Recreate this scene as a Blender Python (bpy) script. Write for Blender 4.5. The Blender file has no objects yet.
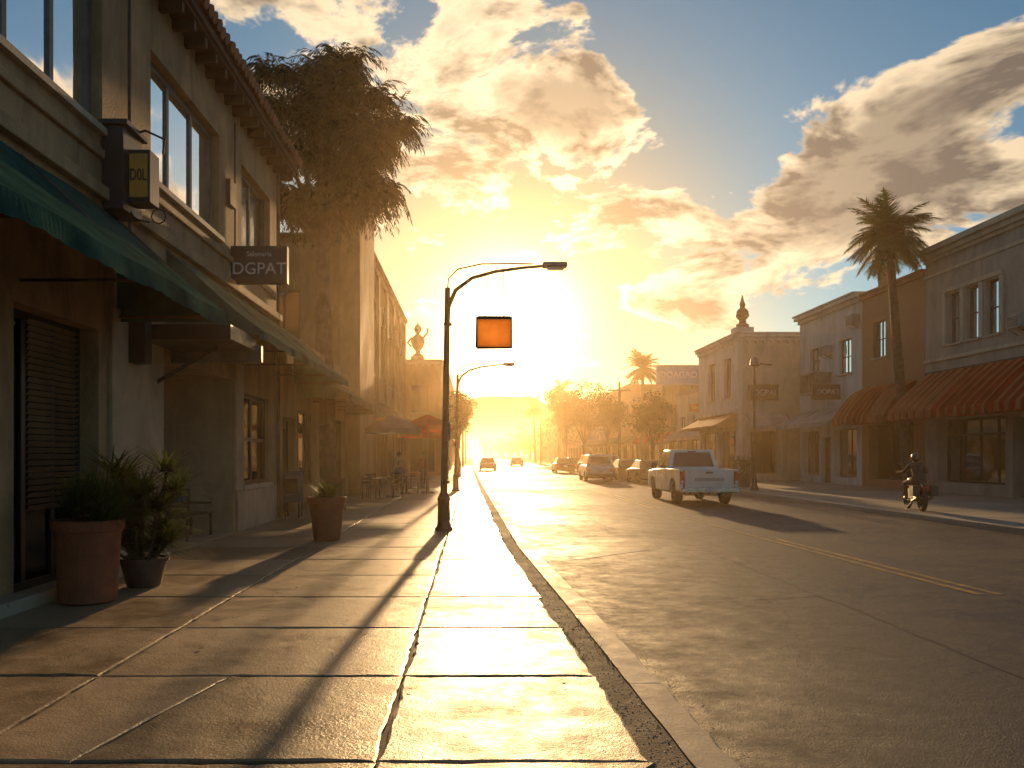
import bpy, math, random
from mathutils import Vector, Matrix
random.seed(7)
R=random.random
def U(a,b): return random.uniform(a,b)
sc=bpy.context.scene
F=800.0; VX=472.0; HY=455.0; CH=1.6
def azel(px,py):
    a=math.atan((px-VX)/F); e=math.atan((HY-py)/F*math.cos(a)); return a,e
# ------------------------------------------------------------ materials
def new_mat(name):
    m=bpy.data.materials.new(name); m.use_nodes=True
    nt=m.node_tree; b=nt.nodes['Principled BSDF']; return m,nt,b
def mat(name,c,rough=.8,var=.2,scale=1.5,bump=.15,bscale=40,metal=0,streak=0,rvar=.1,spec=.5,c2=None,coat=0,bdist=.02,trans=0):
    m,nt,b=new_mat(name); N=nt.nodes; L=nt.links
    g=N.new('ShaderNodeNewGeometry')
    n=N.new('ShaderNodeTexNoise'); n.inputs['Scale'].default_value=scale; n.inputs['Detail'].default_value=5; n.inputs['Roughness'].default_value=.65
    L.new(g.outputs['Position'],n.inputs['Vector'])
    r=N.new('ShaderNodeValToRGB')
    if c2 is None: c2=tuple(x*(1-2.2*var) for x in c); c1=tuple(min(1,x*(1+var)) for x in c)
    else: c1=c
    r.color_ramp.elements[0].position=.32; r.color_ramp.elements[1].position=.68
    r.color_ramp.elements[0].color=(*[max(0,x) for x in c2],1); r.color_ramp.elements[1].color=(*c1,1)
    L.new(n.outputs['Fac'],r.inputs['Fac']); out=r.outputs['Color']
    if streak:
        mp=N.new('ShaderNodeMapping'); mp.inputs['Scale'].default_value=(.8,.8,.22); L.new(g.outputs['Position'],mp.inputs['Vector'])
        n3=N.new('ShaderNodeTexNoise'); n3.inputs['Scale'].default_value=1.5; n3.inputs['Detail'].default_value=7; n3.inputs['Roughness'].default_value=.7; n3.inputs['Distortion'].default_value=.6; L.new(mp.outputs[0],n3.inputs['Vector'])
        mr=N.new('ShaderNodeMapRange'); mr.interpolation_type='SMOOTHSTEP'; mr.inputs[1].default_value=.3; mr.inputs[2].default_value=.6; mr.inputs[3].default_value=1-streak; mr.inputs[4].default_value=1
        L.new(n3.outputs['Fac'],mr.inputs[0])
        mx=N.new('ShaderNodeMix'); mx.data_type='RGBA'; mx.blend_type='MULTIPLY'; mx.inputs[0].default_value=1
        L.new(out,mx.inputs[6]); L.new(mr.outputs[0],mx.inputs[7]); out=mx.outputs[2]
    L.new(out,b.inputs['Base Color'])
    mr=N.new('ShaderNodeMapRange'); mr.inputs[3].default_value=max(.02,rough-rvar); mr.inputs[4].default_value=min(1,rough+rvar)
    mr.inputs[1].default_value=.3; mr.inputs[2].default_value=.7
    L.new(n.outputs['Fac'],mr.inputs[0]); L.new(mr.outputs[0],b.inputs['Roughness'])
    b.inputs['Metallic'].default_value=metal; b.inputs['Specular IOR Level'].default_value=spec; b.inputs['Coat Weight'].default_value=coat
    if bump:
        n2=N.new('ShaderNodeTexNoise'); n2.inputs['Scale'].default_value=bscale; n2.inputs['Detail'].default_value=3
        L.new(g.outputs['Position'],n2.inputs['Vector'])
        bp=N.new('ShaderNodeBump'); bp.inputs['Strength'].default_value=bump; bp.inputs['Distance'].default_value=bdist
        L.new(n2.outputs['Fac'],bp.inputs['Height']); L.new(bp.outputs[0],b.inputs['Normal'])
    if trans:
        t=N.new('ShaderNodeBsdfTranslucent'); L.new(out,t.inputs[0]); mx=N.new('ShaderNodeMixShader'); mx.inputs[0].default_value=trans
        L.new(b.outputs[0],mx.inputs[1]); L.new(t.outputs[0],mx.inputs[2]); L.new(mx.outputs[0],N['Material Output'].inputs[0])
    return m
def leafmat(name,c,c2,trans=.5):
    m=bpy.data.materials.new(name); m.use_nodes=True; nt=m.node_tree; N=nt.nodes; L=nt.links
    N.remove(N['Principled BSDF']); o=N['Material Output']
    g=N.new('ShaderNodeNewGeometry'); n=N.new('ShaderNodeTexNoise'); n.inputs['Scale'].default_value=1.3; n.inputs['Detail'].default_value=2
    L.new(g.outputs['Position'],n.inputs['Vector'])
    ad=N.new('ShaderNodeMath'); ad.operation='MULTIPLY_ADD'; ad.inputs[1].default_value=.35; L.new(g.outputs['Random Per Island'],ad.inputs[0]); L.new(n.outputs['Fac'],ad.inputs[2])
    r=N.new('ShaderNodeValToRGB'); r.color_ramp.elements[0].position=.45; r.color_ramp.elements[1].position=.85
    r.color_ramp.elements[0].color=(*c,1); r.color_ramp.elements[1].color=(*c2,1); L.new(ad.outputs[0],r.inputs['Fac'])
    d=N.new('ShaderNodeBsdfPrincipled'); d.inputs['Roughness'].default_value=.55; t=N.new('ShaderNodeBsdfTranslucent')
    L.new(r.outputs[0],d.inputs['Base Color']); L.new(r.outputs[0],t.inputs['Color'])
    mx=N.new('ShaderNodeMixShader'); mx.inputs[0].default_value=trans; L.new(d.outputs[0],mx.inputs[1]); L.new(t.outputs[0],mx.inputs[2]); L.new(mx.outputs[0],o.inputs[0])
    return m
def glassmat(name,tint=(.55,.6,.6),minf=.12,gc=1.0):
    m=bpy.data.materials.new(name); m.use_nodes=True; nt=m.node_tree; N=nt.nodes; L=nt.links
    N.remove(N['Principled BSDF']); o=N['Material Output']
    lw=N.new('ShaderNodeFresnel'); lw.inputs[0].default_value=1.5
    a=N.new('ShaderNodeMath'); a.operation='MAXIMUM'; a.inputs[1].default_value=minf; L.new(lw.outputs[0],a.inputs[0])
    t=N.new('ShaderNodeBsdfTransparent'); t.inputs[0].default_value=(*tint,1)
    gl=N.new('ShaderNodeBsdfGlossy'); gl.inputs['Roughness'].default_value=.05; gl.inputs[0].default_value=(gc,gc,gc,1)
    g=N.new('ShaderNodeNewGeometry'); n=N.new('ShaderNodeTexNoise'); n.inputs['Scale'].default_value=1.1; L.new(g.outputs['Position'],n.inputs['Vector'])
    bp=N.new('ShaderNodeBump'); bp.inputs['Strength'].default_value=.08; bp.inputs['Distance'].default_value=.05; L.new(n.outputs[0],bp.inputs['Height']); L.new(bp.outputs[0],gl.inputs['Normal'])
    mx=N.new('ShaderNodeMixShader'); L.new(a.outputs[0],mx.inputs[0]); L.new(t.outputs[0],mx.inputs[1]); L.new(gl.outputs[0],mx.inputs[2]); L.new(mx.outputs[0],o.inputs[0])
    return m
stucco_tan=mat('stucco_tan',(.53,.33,.17),.85,.14,.9,1.0,35,streak=.42)
stucco_pale=mat('stucco_pale',(.58,.42,.27),.85,.10,1.2,.6,40,streak=.3)
stucco_ochre=mat('stucco_ochre',(.54,.30,.12),.85,.12,.6,.5,25,streak=.38)
stucco_grey=mat('stucco_grey',(.52,.42,.32),.85,.08,.8,.5,25,streak=.35)
stucco_white=mat('stucco_white',(.76,.69,.58),.8,.06,.8,.4,25,streak=.3)
stucco_cream=mat('stucco_cream',(.68,.55,.38),.8,.07,.8,.4,25,streak=.3)
trim_cream=mat('trim_cream',(.56,.44,.31),.7,.1,2,.3,30,streak=.2)
frame_dark=mat('frame_dark',(.03,.028,.025),.45,.2,3,.05,40)
frame_grey=mat('frame_grey',(.18,.155,.13),.45,.2,3,.05,40)
frame_white=mat('frame_white',(.45,.43,.40),.5,.1,3,.05,40)
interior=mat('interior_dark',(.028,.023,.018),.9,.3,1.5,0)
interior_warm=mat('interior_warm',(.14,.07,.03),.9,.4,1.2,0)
curtain=mat('curtain',(.50,.53,.50),.9,.12,6,.2,30)
shutter=mat('shutter_slats',(.20,.12,.06),.5,.2,2,.1,40)
terracotta=mat('terracotta_tile',(.38,.13,.05),.75,.2,3,.3,30)
wood=mat('wood_dark',(.12,.06,.03),.7,.25,4,.3,30)
canvas_green=mat('canvas_green',(.05,.115,.095),1,.2,1.5,.3,60,streak=.35,trans=.06,spec=0,rvar=0)
canvas_teal=mat('canvas_teal',(.15,.19,.14),1,.2,1.5,.3,60,streak=.35,trans=.08,spec=0,rvar=0)
canvas_red=mat('canvas_red',(.68,.05,.02),1,.12,1.5,.3,60,streak=.15,trans=.45,spec=0,rvar=0)
canvas_red_highlight=mat('canvas_red_highlight',(.82,.27,.13),1,.10,1.5,.3,60,streak=.15,trans=.45,spec=0,rvar=0)  # orange stripes paint the highlights of the red pleats into the canvas colour
canvas_white=mat('canvas_white',(.66,.62,.55),1,.08,1.5,.3,60,streak=.2,trans=.4,spec=0,rvar=0)
canvas_blue=mat('canvas_blue',(.14,.20,.24),1,.15,1.5,.2,60,trans=.35,spec=0,rvar=0)
sign_dark=mat('sign_dark',(.025,.03,.035),.45,.15,3,.05,40)
sign_blue=mat('sign_blue',(.18,.36,.50),.5,.12,3,.05,40)
sign_letter=mat('sign_letter',(.75,.72,.66),.5,.05,3,0)
sign_amber=mat('sign_amber',(.80,.36,.05),.5,.1,3,0)
sign_glow=mat('sign_acrylic_amber',(.95,.60,.24),.35,.12,3.2,.1,14,trans=.8,c2=(.78,.40,.13))
pole_metal=mat('pole_metal',(.14,.09,.055),.5,.25,4,.2,30,metal=.4)
metal_grey=mat('metal_grey',(.25,.24,.22),.5,.2,3,.1,30,metal=.7)
ac_white=mat('ac_casing',(.45,.43,.39),.6,.12,3,.1,30,streak=.3)
brown_roof=mat('roof_felt',(.11,.09,.075),.9,.2,1,.3,20)
pot_red=mat('pot_red',(.38,.12,.05),.7,.15,5,.2,40,streak=.35)
pot_dark=mat('pot_dark',(.10,.075,.06),.6,.2,5,.2,40)
soil=mat('soil',(.04,.03,.02),.95,.3,9,.5,60)
bark=mat('bark',(.11,.08,.055),.9,.3,5,.8,25)
glass=glassmat('window_glass'); glass_up=glassmat('window_glass_pale',(.60,.82,.80),.18); glass_shop=glassmat('shop_glass',(.4,.4,.38),.04,.45)
leaf_dark=leafmat('leaf_dark',(.022,.032,.008),(.085,.090,.02),.42)
leaf_feather=leafmat('leaf_feather',(.022,.028,.007),(.07,.07,.016),.30)
leaf_palm=leafmat('leaf_palm',(.025,.05,.014),(.09,.13,.03),.4)
leaf_plant=leafmat('leaf_plant',(.028,.055,.012),(.13,.16,.03),.45)
leaf_gold=leafmat('leaf_gold',(.05,.05,.012),(.14,.12,.03),.5)
rubber=mat('rubber',(.02,.02,.02),.8,.1,5,.1,60)
chrome=mat('chrome',(.6,.58,.55),.22,.05,5,0,metal=1)
carglass=mat('car_glass',(.015,.018,.02),.06,.05,2,0,rvar=.02)
tail_red=mat('tail_lamp',(.6,.02,.01),.2,.1,5,0,rvar=.05,coat=.5)
headlamp=mat('head_lamp',(.6,.6,.58),.15,.05,5,0,rvar=.05)
plate=mat('number_plate',(.55,.55,.5),.5,.05,8,0)
def paint(name,c): return mat(name,c,.32,.08,1.2,.03,4,coat=.6,rvar=.1,streak=.12)
paint_white=paint('paint_white',(.82,.78,.71)); paint_tan=paint('paint_tan',(.38,.17,.05)); paint_dark=paint('paint_dark',(.05,.05,.055)); paint_silver=paint('paint_silver',(.3,.3,.29)); paint_red=paint('paint_red',(.25,.03,.02))

def brickmat():
    m,nt,b=new_mat('brick_orange'); N=nt.nodes; L=nt.links
    g=N.new('ShaderNodeNewGeometry'); sp=N.new('ShaderNodeSeparateXYZ'); L.new(g.outputs['Position'],sp.inputs[0])
    ad=N.new('ShaderNodeMath'); L.new(sp.outputs[0],ad.inputs[0]); L.new(sp.outputs[1],ad.inputs[1])
    cb=N.new('ShaderNodeCombineXYZ'); L.new(ad.outputs[0],cb.inputs[0]); L.new(sp.outputs[2],cb.inputs[1])
    t=N.new('ShaderNodeTexBrick'); t.inputs['Scale'].default_value=3.4; t.inputs['Color1'].default_value=(.46,.18,.08,1); t.inputs['Color2'].default_value=(.36,.14,.06,1); t.inputs['Mortar'].default_value=(.36,.23,.15,1); t.inputs['Mortar Size'].default_value=.012
    L.new(cb.outputs[0],t.inputs['Vector'])
    n=N.new('ShaderNodeTexNoise'); n.inputs['Scale'].default_value=.9; n.inputs['Detail'].default_value=6; L.new(g.outputs['Position'],n.inputs['Vector'])
    mx=N.new('ShaderNodeMix'); mx.data_type='RGBA'; L.new(n.outputs[0],mx.inputs[0]); L.new(t.outputs[0],mx.inputs[6]); mx.inputs[7].default_value=(.50,.25,.12,1)
    L.new(mx.outputs[2],b.inputs['Base Color']); b.inputs['Roughness'].default_value=.85
    bp=N.new('ShaderNodeBump'); bp.inputs['Strength'].default_value=.4; bp.inputs['Distance'].default_value=.02; L.new(t.outputs[1],bp.inputs['Height']); bp.invert=True; L.new(bp.outputs[0],b.inputs['Normal'])
    return m
brick=brickmat()
def paving(name,c1,c2,r0,r1,crack=.6,seed=0,island=.25,bs=55,bump=.35,crackscale=.55,patch=.35,spec=.5,spots=.45):
    m,nt,b=new_mat(name); N=nt.nodes; L=nt.links; b.inputs['Specular IOR Level'].default_value=spec
    g=N.new('ShaderNodeNewGeometry')
    def noise(s,d=6,off=0,ro=.6):
        n=N.new('ShaderNodeTexNoise'); n.inputs['Scale'].default_value=s; n.inputs['Detail'].default_value=d; n.inputs['Roughness'].default_value=ro
        if off:
            mp=N.new('ShaderNodeMapping'); mp.inputs['Location'].default_value=(off,off*2,0); L.new(g.outputs['Position'],mp.inputs[0]); L.new(mp.outputs[0],n.inputs['Vector'])
        else: L.new(g.outputs['Position'],n.inputs['Vector'])
        return n.outputs['Fac']
    def mr(s,a,b_,c,d):
        k=N.new('ShaderNodeMapRange'); k.inputs[1].default_value=a; k.inputs[2].default_value=b_; k.inputs[3].default_value=c; k.inputs[4].default_value=d; L.new(s,k.inputs[0]); return k.outputs[0]
    def ma(op,a,b_):
        k=N.new('ShaderNodeMath'); k.operation=op
        for i,v in enumerate((a,b_)):
            if isinstance(v,(int,float)): k.inputs[i].default_value=v
            else: L.new(v,k.inputs[i])
        return k.outputs[0]
    big=noise(patch,5,3+seed); mid=noise(3.5,6,9+seed,.7); grain=noise(180,1)
    f=ma('ADD',ma('MULTIPLY',big,.6),ma('MULTIPLY',mid,.4))
    if island: f=ma('ADD',f,ma('MULTIPLY',ma('SUBTRACT',g.outputs['Random Per Island'],.5),island))
    f=ma('ADD',f,ma('MULTIPLY',ma('SUBTRACT',grain,.5),.45))
    rp=N.new('ShaderNodeValToRGB'); rp.color_ramp.elements[0].position=.3; rp.color_ramp.elements[1].position=.7; rp.color_ramp.elements[0].color=(*c2,1); rp.color_ramp.elements[1].color=(*c1,1); L.new(f,rp.inputs[0])
    wn=N.new('ShaderNodeTexNoise'); wn.inputs['Scale'].default_value=2.2; wn.inputs['Detail'].default_value=5; L.new(g.outputs['Position'],wn.inputs['Vector'])
    va=N.new('ShaderNodeVectorMath'); va.operation='MULTIPLY_ADD'; L.new(wn.outputs['Color'],va.inputs[0]); va.inputs[1].default_value=(.7,.7,0); L.new(g.outputs['Position'],va.inputs[2])
    vo=N.new('ShaderNodeTexVoronoi'); vo.feature='DISTANCE_TO_EDGE'; vo.inputs['Scale'].default_value=crackscale; L.new(va.outputs[0],vo.inputs['Vector'])
    ck=mr(vo.outputs['Distance'],0,.006,1,0); gate=mr(big,.48,.54,0,1); ck=ma('MULTIPLY',ck,gate); ck=ma('MULTIPLY',ck,crack)
    mx=N.new('ShaderNodeMix'); mx.data_type='RGBA'; L.new(ck,mx.inputs[0]); L.new(rp.outputs[0],mx.inputs[6]); mx.inputs[7].default_value=(.015,.012,.01,1)
    v2=N.new('ShaderNodeTexVoronoi'); v2.inputs['Scale'].default_value=2.6; L.new(g.outputs['Position'],v2.inputs['Vector'])
    sp=mr(v2.outputs['Distance'],.03,.05,spots,0)
    mx2=N.new('ShaderNodeMix'); mx2.data_type='RGBA'; L.new(sp,mx2.inputs[0]); L.new(mx.outputs[2],mx2.inputs[6]); mx2.inputs[7].default_value=(c2[0]*.5,c2[1]*.5,c2[2]*.5,1)
    L.new(mx2.outputs[2],b.inputs['Base Color'])
    L.new(mr(ma('ADD',ma('MULTIPLY',big,.5),ma('MULTIPLY',mid,.5)),.36,.62,r0,r1),b.inputs['Roughness'])
    hm=noise(5,4,9+seed,.7); fine=noise(bs,4,0,.7)
    h=ma('ADD',ma('MULTIPLY',hm,.6),ma('MULTIPLY',fine,.42))
    bp=N.new('ShaderNodeBump'); bp.inputs['Strength'].default_value=bump; bp.inputs['Distance'].default_value=.015; L.new(h,bp.inputs['Height']); L.new(bp.outputs[0],b.inputs['Normal'])
    return m
concrete=paving('concrete_paving',(.54,.38,.22),(.26,.175,.09),.28,.64,.5,0,.28,50,.85,.55,.6,.55,.4)
concrete_dry=paving('concrete_dry',(.48,.39,.29),(.27,.21,.15),.6,.85,.35,0,.2,55,.5,.55,.35,.4,.3)
kerbmat=paving('kerb_concrete',(.62,.52,.38),(.36,.28,.19),.5,.82,.4,spots=.3)
asphalt=paving('asphalt',(.072,.061,.052),(.034,.029,.026),.42,.80,.6,5,0,75,1.2,.22,.16,.42,.2)
dirt=paving('gutter_dirt',(.22,.165,.105),(.09,.065,.04),.75,.95,.2,2,0,40,1.0)
earth=mat('earth',(.16,.13,.09),.95,.25,.05,.3,2)
yellowp=mat('yellow_road_paint',(.62,.36,.04),.6,.2,6,.3,60,c2=(.12,.09,.05))
whitep=mat('white_road_paint',(.6,.57,.5),.6,.2,7,.3,60,c2=(.12,.11,.10))

# ------------------------------------------------------------ mesh builder
def empty(name,loc=(0,0,0)):
    e=bpy.data.objects.new(name,None); e.location=loc; e.empty_display_size=.3; sc.collection.objects.link(e); return e
class MB:
    def __init__(s): s.v=[];s.f=[];s.m=[];s.mats=[]
    def mi(s,m):
        if m not in s.mats: s.mats.append(m)
        return s.mats.index(m)
    def poly(s,pts,m):
        i=len(s.v); s.v+= [tuple(p) for p in pts]; s.f.append(tuple(range(i,i+len(pts)))); s.m.append(s.mi(m))
    def box(s,x0,x1,y0,y1,z0,z1,m,fn=None):
        i=len(s.v); P=[(x,y,z) for z in (z0,z1) for y in (y0,y1) for x in (x0,x1)]
        if fn: P=[fn(*p) for p in P]
        s.v+=P; k=s.mi(m)
        for f in ((0,2,3,1),(4,5,7,6),(0,1,5,4),(1,3,7,5),(3,2,6,7),(2,0,4,6)):
            s.f.append(tuple(i+j for j in f)); s.m.append(k)
    def tube(s,pts,rad,m,n=10,cap=True):
        pts=[Vector(p) for p in pts]; k=s.mi(m)
        if isinstance(rad,(int,float)): rad=[rad]*len(pts)
        base=len(s.v); ref=None
        for j,p in enumerate(pts):
            d=(pts[min(j+1,len(pts)-1)]-pts[max(j-1,0)])
            if d.length<1e-9: d=Vector((0,0,1))
            d.normalize()
            if ref is None:
                a=Vector((1,0,0)) if abs(d.x)<.8 else Vector((0,1,0))
            else: a=ref
            b=d.cross(a).normalized(); a=b.cross(d).normalized(); ref=a
            for q in range(n):
                t=2*math.pi*q/n; s.v.append(tuple(p+(a*math.cos(t)+b*math.sin(t))*rad[j]))
        for j in range(len(pts)-1):
            for q in range(n):
                A=base+j*n+q; B=base+j*n+(q+1)%n; s.f.append((A,B,B+n,A+n)); s.m.append(k)
        if cap:
            s.f.append(tuple(base+q for q in range(n))[::-1]); s.m.append(k)
            s.f.append(tuple(base+(len(pts)-1)*n+q for q in range(n))); s.m.append(k)
    def lathe(s,prof,c,m,n=24,sx=1,sy=1):
        k=s.mi(m); base=len(s.v)
        for (r,z) in prof:
            for q in range(n):
                t=2*math.pi*q/n; s.v.append((c[0]+r*sx*math.cos(t),c[1]+r*sy*math.sin(t),c[2]+z))
        for j in range(len(prof)-1):
            for q in range(n):
                A=base+j*n+q; B=base+j*n+(q+1)%n; s.f.append((A,B,B+n,A+n)); s.m.append(k)
        s.f.append(tuple(base+q for q in range(n))[::-1]); s.m.append(k)
        s.f.append(tuple(base+(len(prof)-1)*n+q for q in range(n))); s.m.append(k)
    def extr(s,prof,x0,x1,m,fn=None):
        k=s.mi(m); i=len(s.v); n=len(prof)
        P=[(x0,a,b) for a,b in prof]+[(x1,a,b) for a,b in prof]
        if fn: P=[fn(*p) for p in P]
        s.v+=P
        s.f.append(tuple(i+j for j in range(n))[::-1]); s.m.append(k)
        s.f.append(tuple(i+n+j for j in range(n))); s.m.append(k)
        for j in range(n):
            a=i+j; b=i+(j+1)%n; s.f.append((a,b,b+n,a+n)); s.m.append(k)
    def build(s,name,parent=None,smooth=False,bevel=0,seg=2,loc=None,rot=None,recalc=True):
        if not s.v: return None
        me=bpy.data.meshes.new(name); me.from_pydata(s.v,[],s.f)
        for m in s.mats: me.materials.append(m)
        me.polygons.foreach_set('material_index',s.m)
        if recalc and len(s.f)<30000:
            import bmesh
            bm=bmesh.new(); bm.from_mesh(me)
            bmesh.ops.recalc_face_normals(bm,faces=bm.faces); bm.to_mesh(me); bm.free()
        if smooth:
            me.polygons.foreach_set('use_smooth',[True]*len(me.polygons)); me.set_sharp_from_angle(angle=math.radians(38))
        me.update()
        o=bpy.data.objects.new(name,me); sc.collection.objects.link(o)
        if parent: o.parent=parent
        if loc: o.location=loc
        if rot: o.rotation_euler=rot
        if bevel:
            b=o.modifiers.new('bevel','BEVEL'); b.width=bevel; b.segments=seg; b.limit_method='ANGLE'; b.angle_limit=math.radians(35)
        return o
def text(s,size,loc,rot,m,parent,name='lettering',ext=.01,sx=1):
    c=bpy.data.curves.new(name,'FONT'); c.body=s; c.size=size; c.extrude=ext; c.align_x='CENTER'; c.align_y='CENTER'; c.materials.append(m)
    o=bpy.data.objects.new(name,c); o.location=loc; o.rotation_euler=rot; o.scale=(sx,1,1); sc.collection.objects.link(o)
    if parent: o.parent=parent
    return o

# ------------------------------------------------------------ ground, road, pavements
def lerp_tab(tab,y):
    for (a,b),(c,d) in zip(tab,tab[1:]):
        if y<=c: return b+(d-b)*max(0,(y-a))/(c-a)
    return tab[-1][1]
KT=[(-6,1.46),(4,1.40),(8.5,1.26),(14,1.06),(43,.78),(90,.5),(400,.0)]
kx=lambda y: lerp_tab(KT,y)
RZ=-.13
mb=MB(); mb.poly([(-3000,-60,-.16),(3000,-60,-.16),(3000,5000,-.16),(-3000,5000,-.16)],earth); mb.build('ground')
mb=MB()
ys=[-20,4,8.5,14,25,43,65,90,200,400,900]
for a,b in zip(ys,ys[1:]):
    mb.poly([(kx(a)-.1,a,RZ),(12.15,a,RZ),(12.15,b,RZ),(kx(b)-.1,b,RZ)],asphalt)
mb.build('road')
mb=MB()
def strip(pts,w,z,m):
    for (x0,y0),(x1,y1) in zip(pts,pts[1:]):
        d=Vector((x1-x0,y1-y0,0)).normalized(); n=Vector((-d.y,d.x,0))*w/2
        mb.poly([(x0-n.x,y0-n.y,z),(x1-n.x,y1-n.y,z),(x1+n.x,y1+n.y,z),(x0+n.x,y0+n.y,z)],m)
for dx in (-.12,.12):
    strip([(6.42+dx,9.9),(6.3+dx,12),(6.15+dx,16.5)],.11,RZ+.004,yellowp)
    strip([(6.0+dx,26),(5.9+dx,120)],.10,RZ+.004,yellowp)
strip([(6.03,15.5),(5.9,22)],.08,RZ+.0045,yellowp)
strip([(1.7,13.3),(3.1,14.6)],.2,RZ+.004,whitep)
strip([(3.3,19),(3.2,23)],.1,RZ+.004,whitep)
for y in range(30,120,9): strip([(3.1,y),(3.05,y+3)],.1,RZ+.004,whitep); strip([(9.2,y),(9.2,y+3)],.1,RZ+.004,whitep)
mb.build('road_markings')
tar=mat('tar_seal',(.026,.024,.022),.6,.2,4,.1,40)
mb=MB()
def wig(x0,y0,x1,y1,n,w,amp):
    P=[(x0+(x1-x0)*i/n+U(-amp,amp),y0+(y1-y0)*i/n+U(-amp,amp)) for i in range(n+1)]; strip(P,w,RZ+.003,tar)
wig(4.3,5,4.0,40,90,.016,.03); wig(2,17,11.8,18.4,50,.02,.05); wig(1.45,9,4.3,9.8,30,.014,.03)
mb.build('road_crack_seals')
mb=MB()
for a,b in zip(ys[:9],ys[1:9]):
    mb.poly([(-9,a,-.025),(kx(a)-.49,a,-.025),(kx(b)-.49,b,-.025),(-9,b,-.025)],dirt)
    mb.poly([(kx(a)-.52,a,-.008),(kx(a)-.2,a,-.008),(kx(b)-.2,b,-.008),(kx(b)-.52,b,-.008)],dirt)
mb.build('sidewalk_bed')
def slab(mb,poly,m,z=0,gap=.006,rough_side=-1):
    cx=sum(p[0] for p in poly)/len(poly); cy=sum(p[1] for p in poly)/len(poly)
    ring=[]
    for si,((x0,y0),(x1,y1)) in enumerate(zip(poly,poly[1:]+poly[:1])):
        L=math.hypot(x1-x0,y1-y0); n=max(2,int(L/.09))
        nx,ny=-(y1-y0)/L,(x1-x0)/L; w=U(0,.03); w2=0
        for i in range(n):
            t=i/n; w2=max(0,min(.018,w2+U(-.006,.006))); g=gap*.7+w2+abs(random.gauss(0,.003))
            if R()<.03: g+=U(.008,.022)
            if si==rough_side: w=max(0,min(.045,w+U(-.011,.011))); g+=w
            ring.append((x0+(x1-x0)*t+nx*g,y0+(y1-y0)*t+ny*g))
    tx,ty=U(-.0018,.0018),U(-.0012,.0012); zz=z+U(-.003,.002)
    Z=lambda x,y: zz+tx*(x-cx)+ty*(y-cy)
    n=len(ring); base=len(mb.v)
    ins=[]
    for x,y in ring:
        d=Vector((cx-x,cy-y)); l=d.length; d/=l; q=.014+abs(random.gauss(0,.006)); ins.append((x+d.x*q,y+d.y*q))
    mb.v+=[(x,y,Z(x,y)) for x,y in ins]+[(x,y,Z(x,y)-.006) for x,y in ring]+[(x,y,-.04+z) for x,y in ring]
    k=mb.mi(m); mb.f.append(tuple(base+i for i in range(n))); mb.m.append(k)
    for lv in (0,1):
        for i in range(n):
            a=base+lv*n+i; b=base+lv*n+(i+1)%n; mb.f.append((a,a+n,b+n,b)); mb.m.append(k)
mb=MB(); y=-2.3; row=0
while y<120:
    h=1.62 if y<30 else 3.0
    y1=y+h
    e=lambda yy: kx(yy)-.44
    slab(mb,[(-.5,y),(e(y),y),(e(y1),y1),(-.5,y1)],concrete,rough_side=1)
    if abs(y-(-2.3+1.62*4))<.1:
        slab(mb,[(-2.7,y),(-2.1,y),(-1.75,y1),(-2.7,y1)],concrete,gap=.003); slab(mb,[(-2.1,y),(-.5,y),(-.5,y1),(-1.75,y1)],concrete,gap=.003)
    else: slab(mb,[(-2.7,y),(-.5,y),(-.5,y1),(-2.7,y1)],concrete)
    slab(mb,[(-4.95,y),(-2.7,y),(-2.7,y1),(-4.95,y1)],concrete)
    y=y1; row+=1
mb.build('sidewalk',recalc=True)
mb=MB(); y=-4
while y<200:
    L=2.4 if y<40 else 8
    q=U(-.002,.002)+.004; ns=12 if y<40 else 1; prev=None; k=mb.mi(kerbmat)
    for s_ in range(ns+1):
        yy=y+.003+(L-.006)*s_/ns; x=kx(yy); ch=.02+(abs(random.gauss(0,.008)) if y<40 else 0); dx=random.gauss(0,.002)
        prof=[(-.25,-.16),(-.25+dx,q),(-ch+dx,q),(dx,-ch+q),(dx,-.16)]; i=len(mb.v); n=5
        mb.v+=[(x+p,yy,z) for p,z in prof]
        if prev is None or s_==ns: mb.f.append(tuple(i+j for j in range(n))); mb.m.append(k)
        if prev is not None:
            for j in range(n): mb.f.append((prev+j,prev+(j+1)%n,i+(j+1)%n,i+j)); mb.m.append(k)
        prev=i
    y+=L
mb.build('kerb')
mb=MB(); y=5
while y<140:
    h=2.2 if y<60 else 5
    for a,b in ((12.3,14.8),(14.8,17.4),(17.4,20.0)): slab(mb,[(a,y),(b,y),(b,y+h),(a,y+h)],concrete_dry)
    y+=h
mb.build('sidewalk')
mb=MB(); mb.poly([(12.2,-5,-.025),(60,-5,-.025),(60,400,-.025),(12.2,400,-.025)],dirt); mb.build('sidewalk_bed')
mb=MB(); y=-5
while y<200:
    mb.box(12.05,12.3,y+.006,y+2.994,-.16,U(-.004,.004),kerbmat); y+=3
mb.build('kerb',bevel=.02)
mb=MB()
for i in range(2400):
    y=4+R()**1.6*20
    if R()<.8: x=kx(y)-.26-R()*.24; z=-.008
    else: x=kx(y)+.01+abs(random.gauss(0,.1)); z=RZ
    s=U(.002,.007)
    c=(x+U(-s,s),y+U(-s,s),z+s*U(.2,1.1))
    p=[(x-s,y-s*.6,z),(x+s,y-s*.8,z),(x+s*.7,y+s,z),(x-s*.8,y+s*.8,z)]
    for a,b in zip(p,p[1:]+p[:1]): mb.poly([a,b,c],kerbmat if i%3 else dirt)
mb.build('gravel')
mb=MB(); dry=mat('dry_leaf',(.25,.13,.04),.8,.3,20,0)
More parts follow.
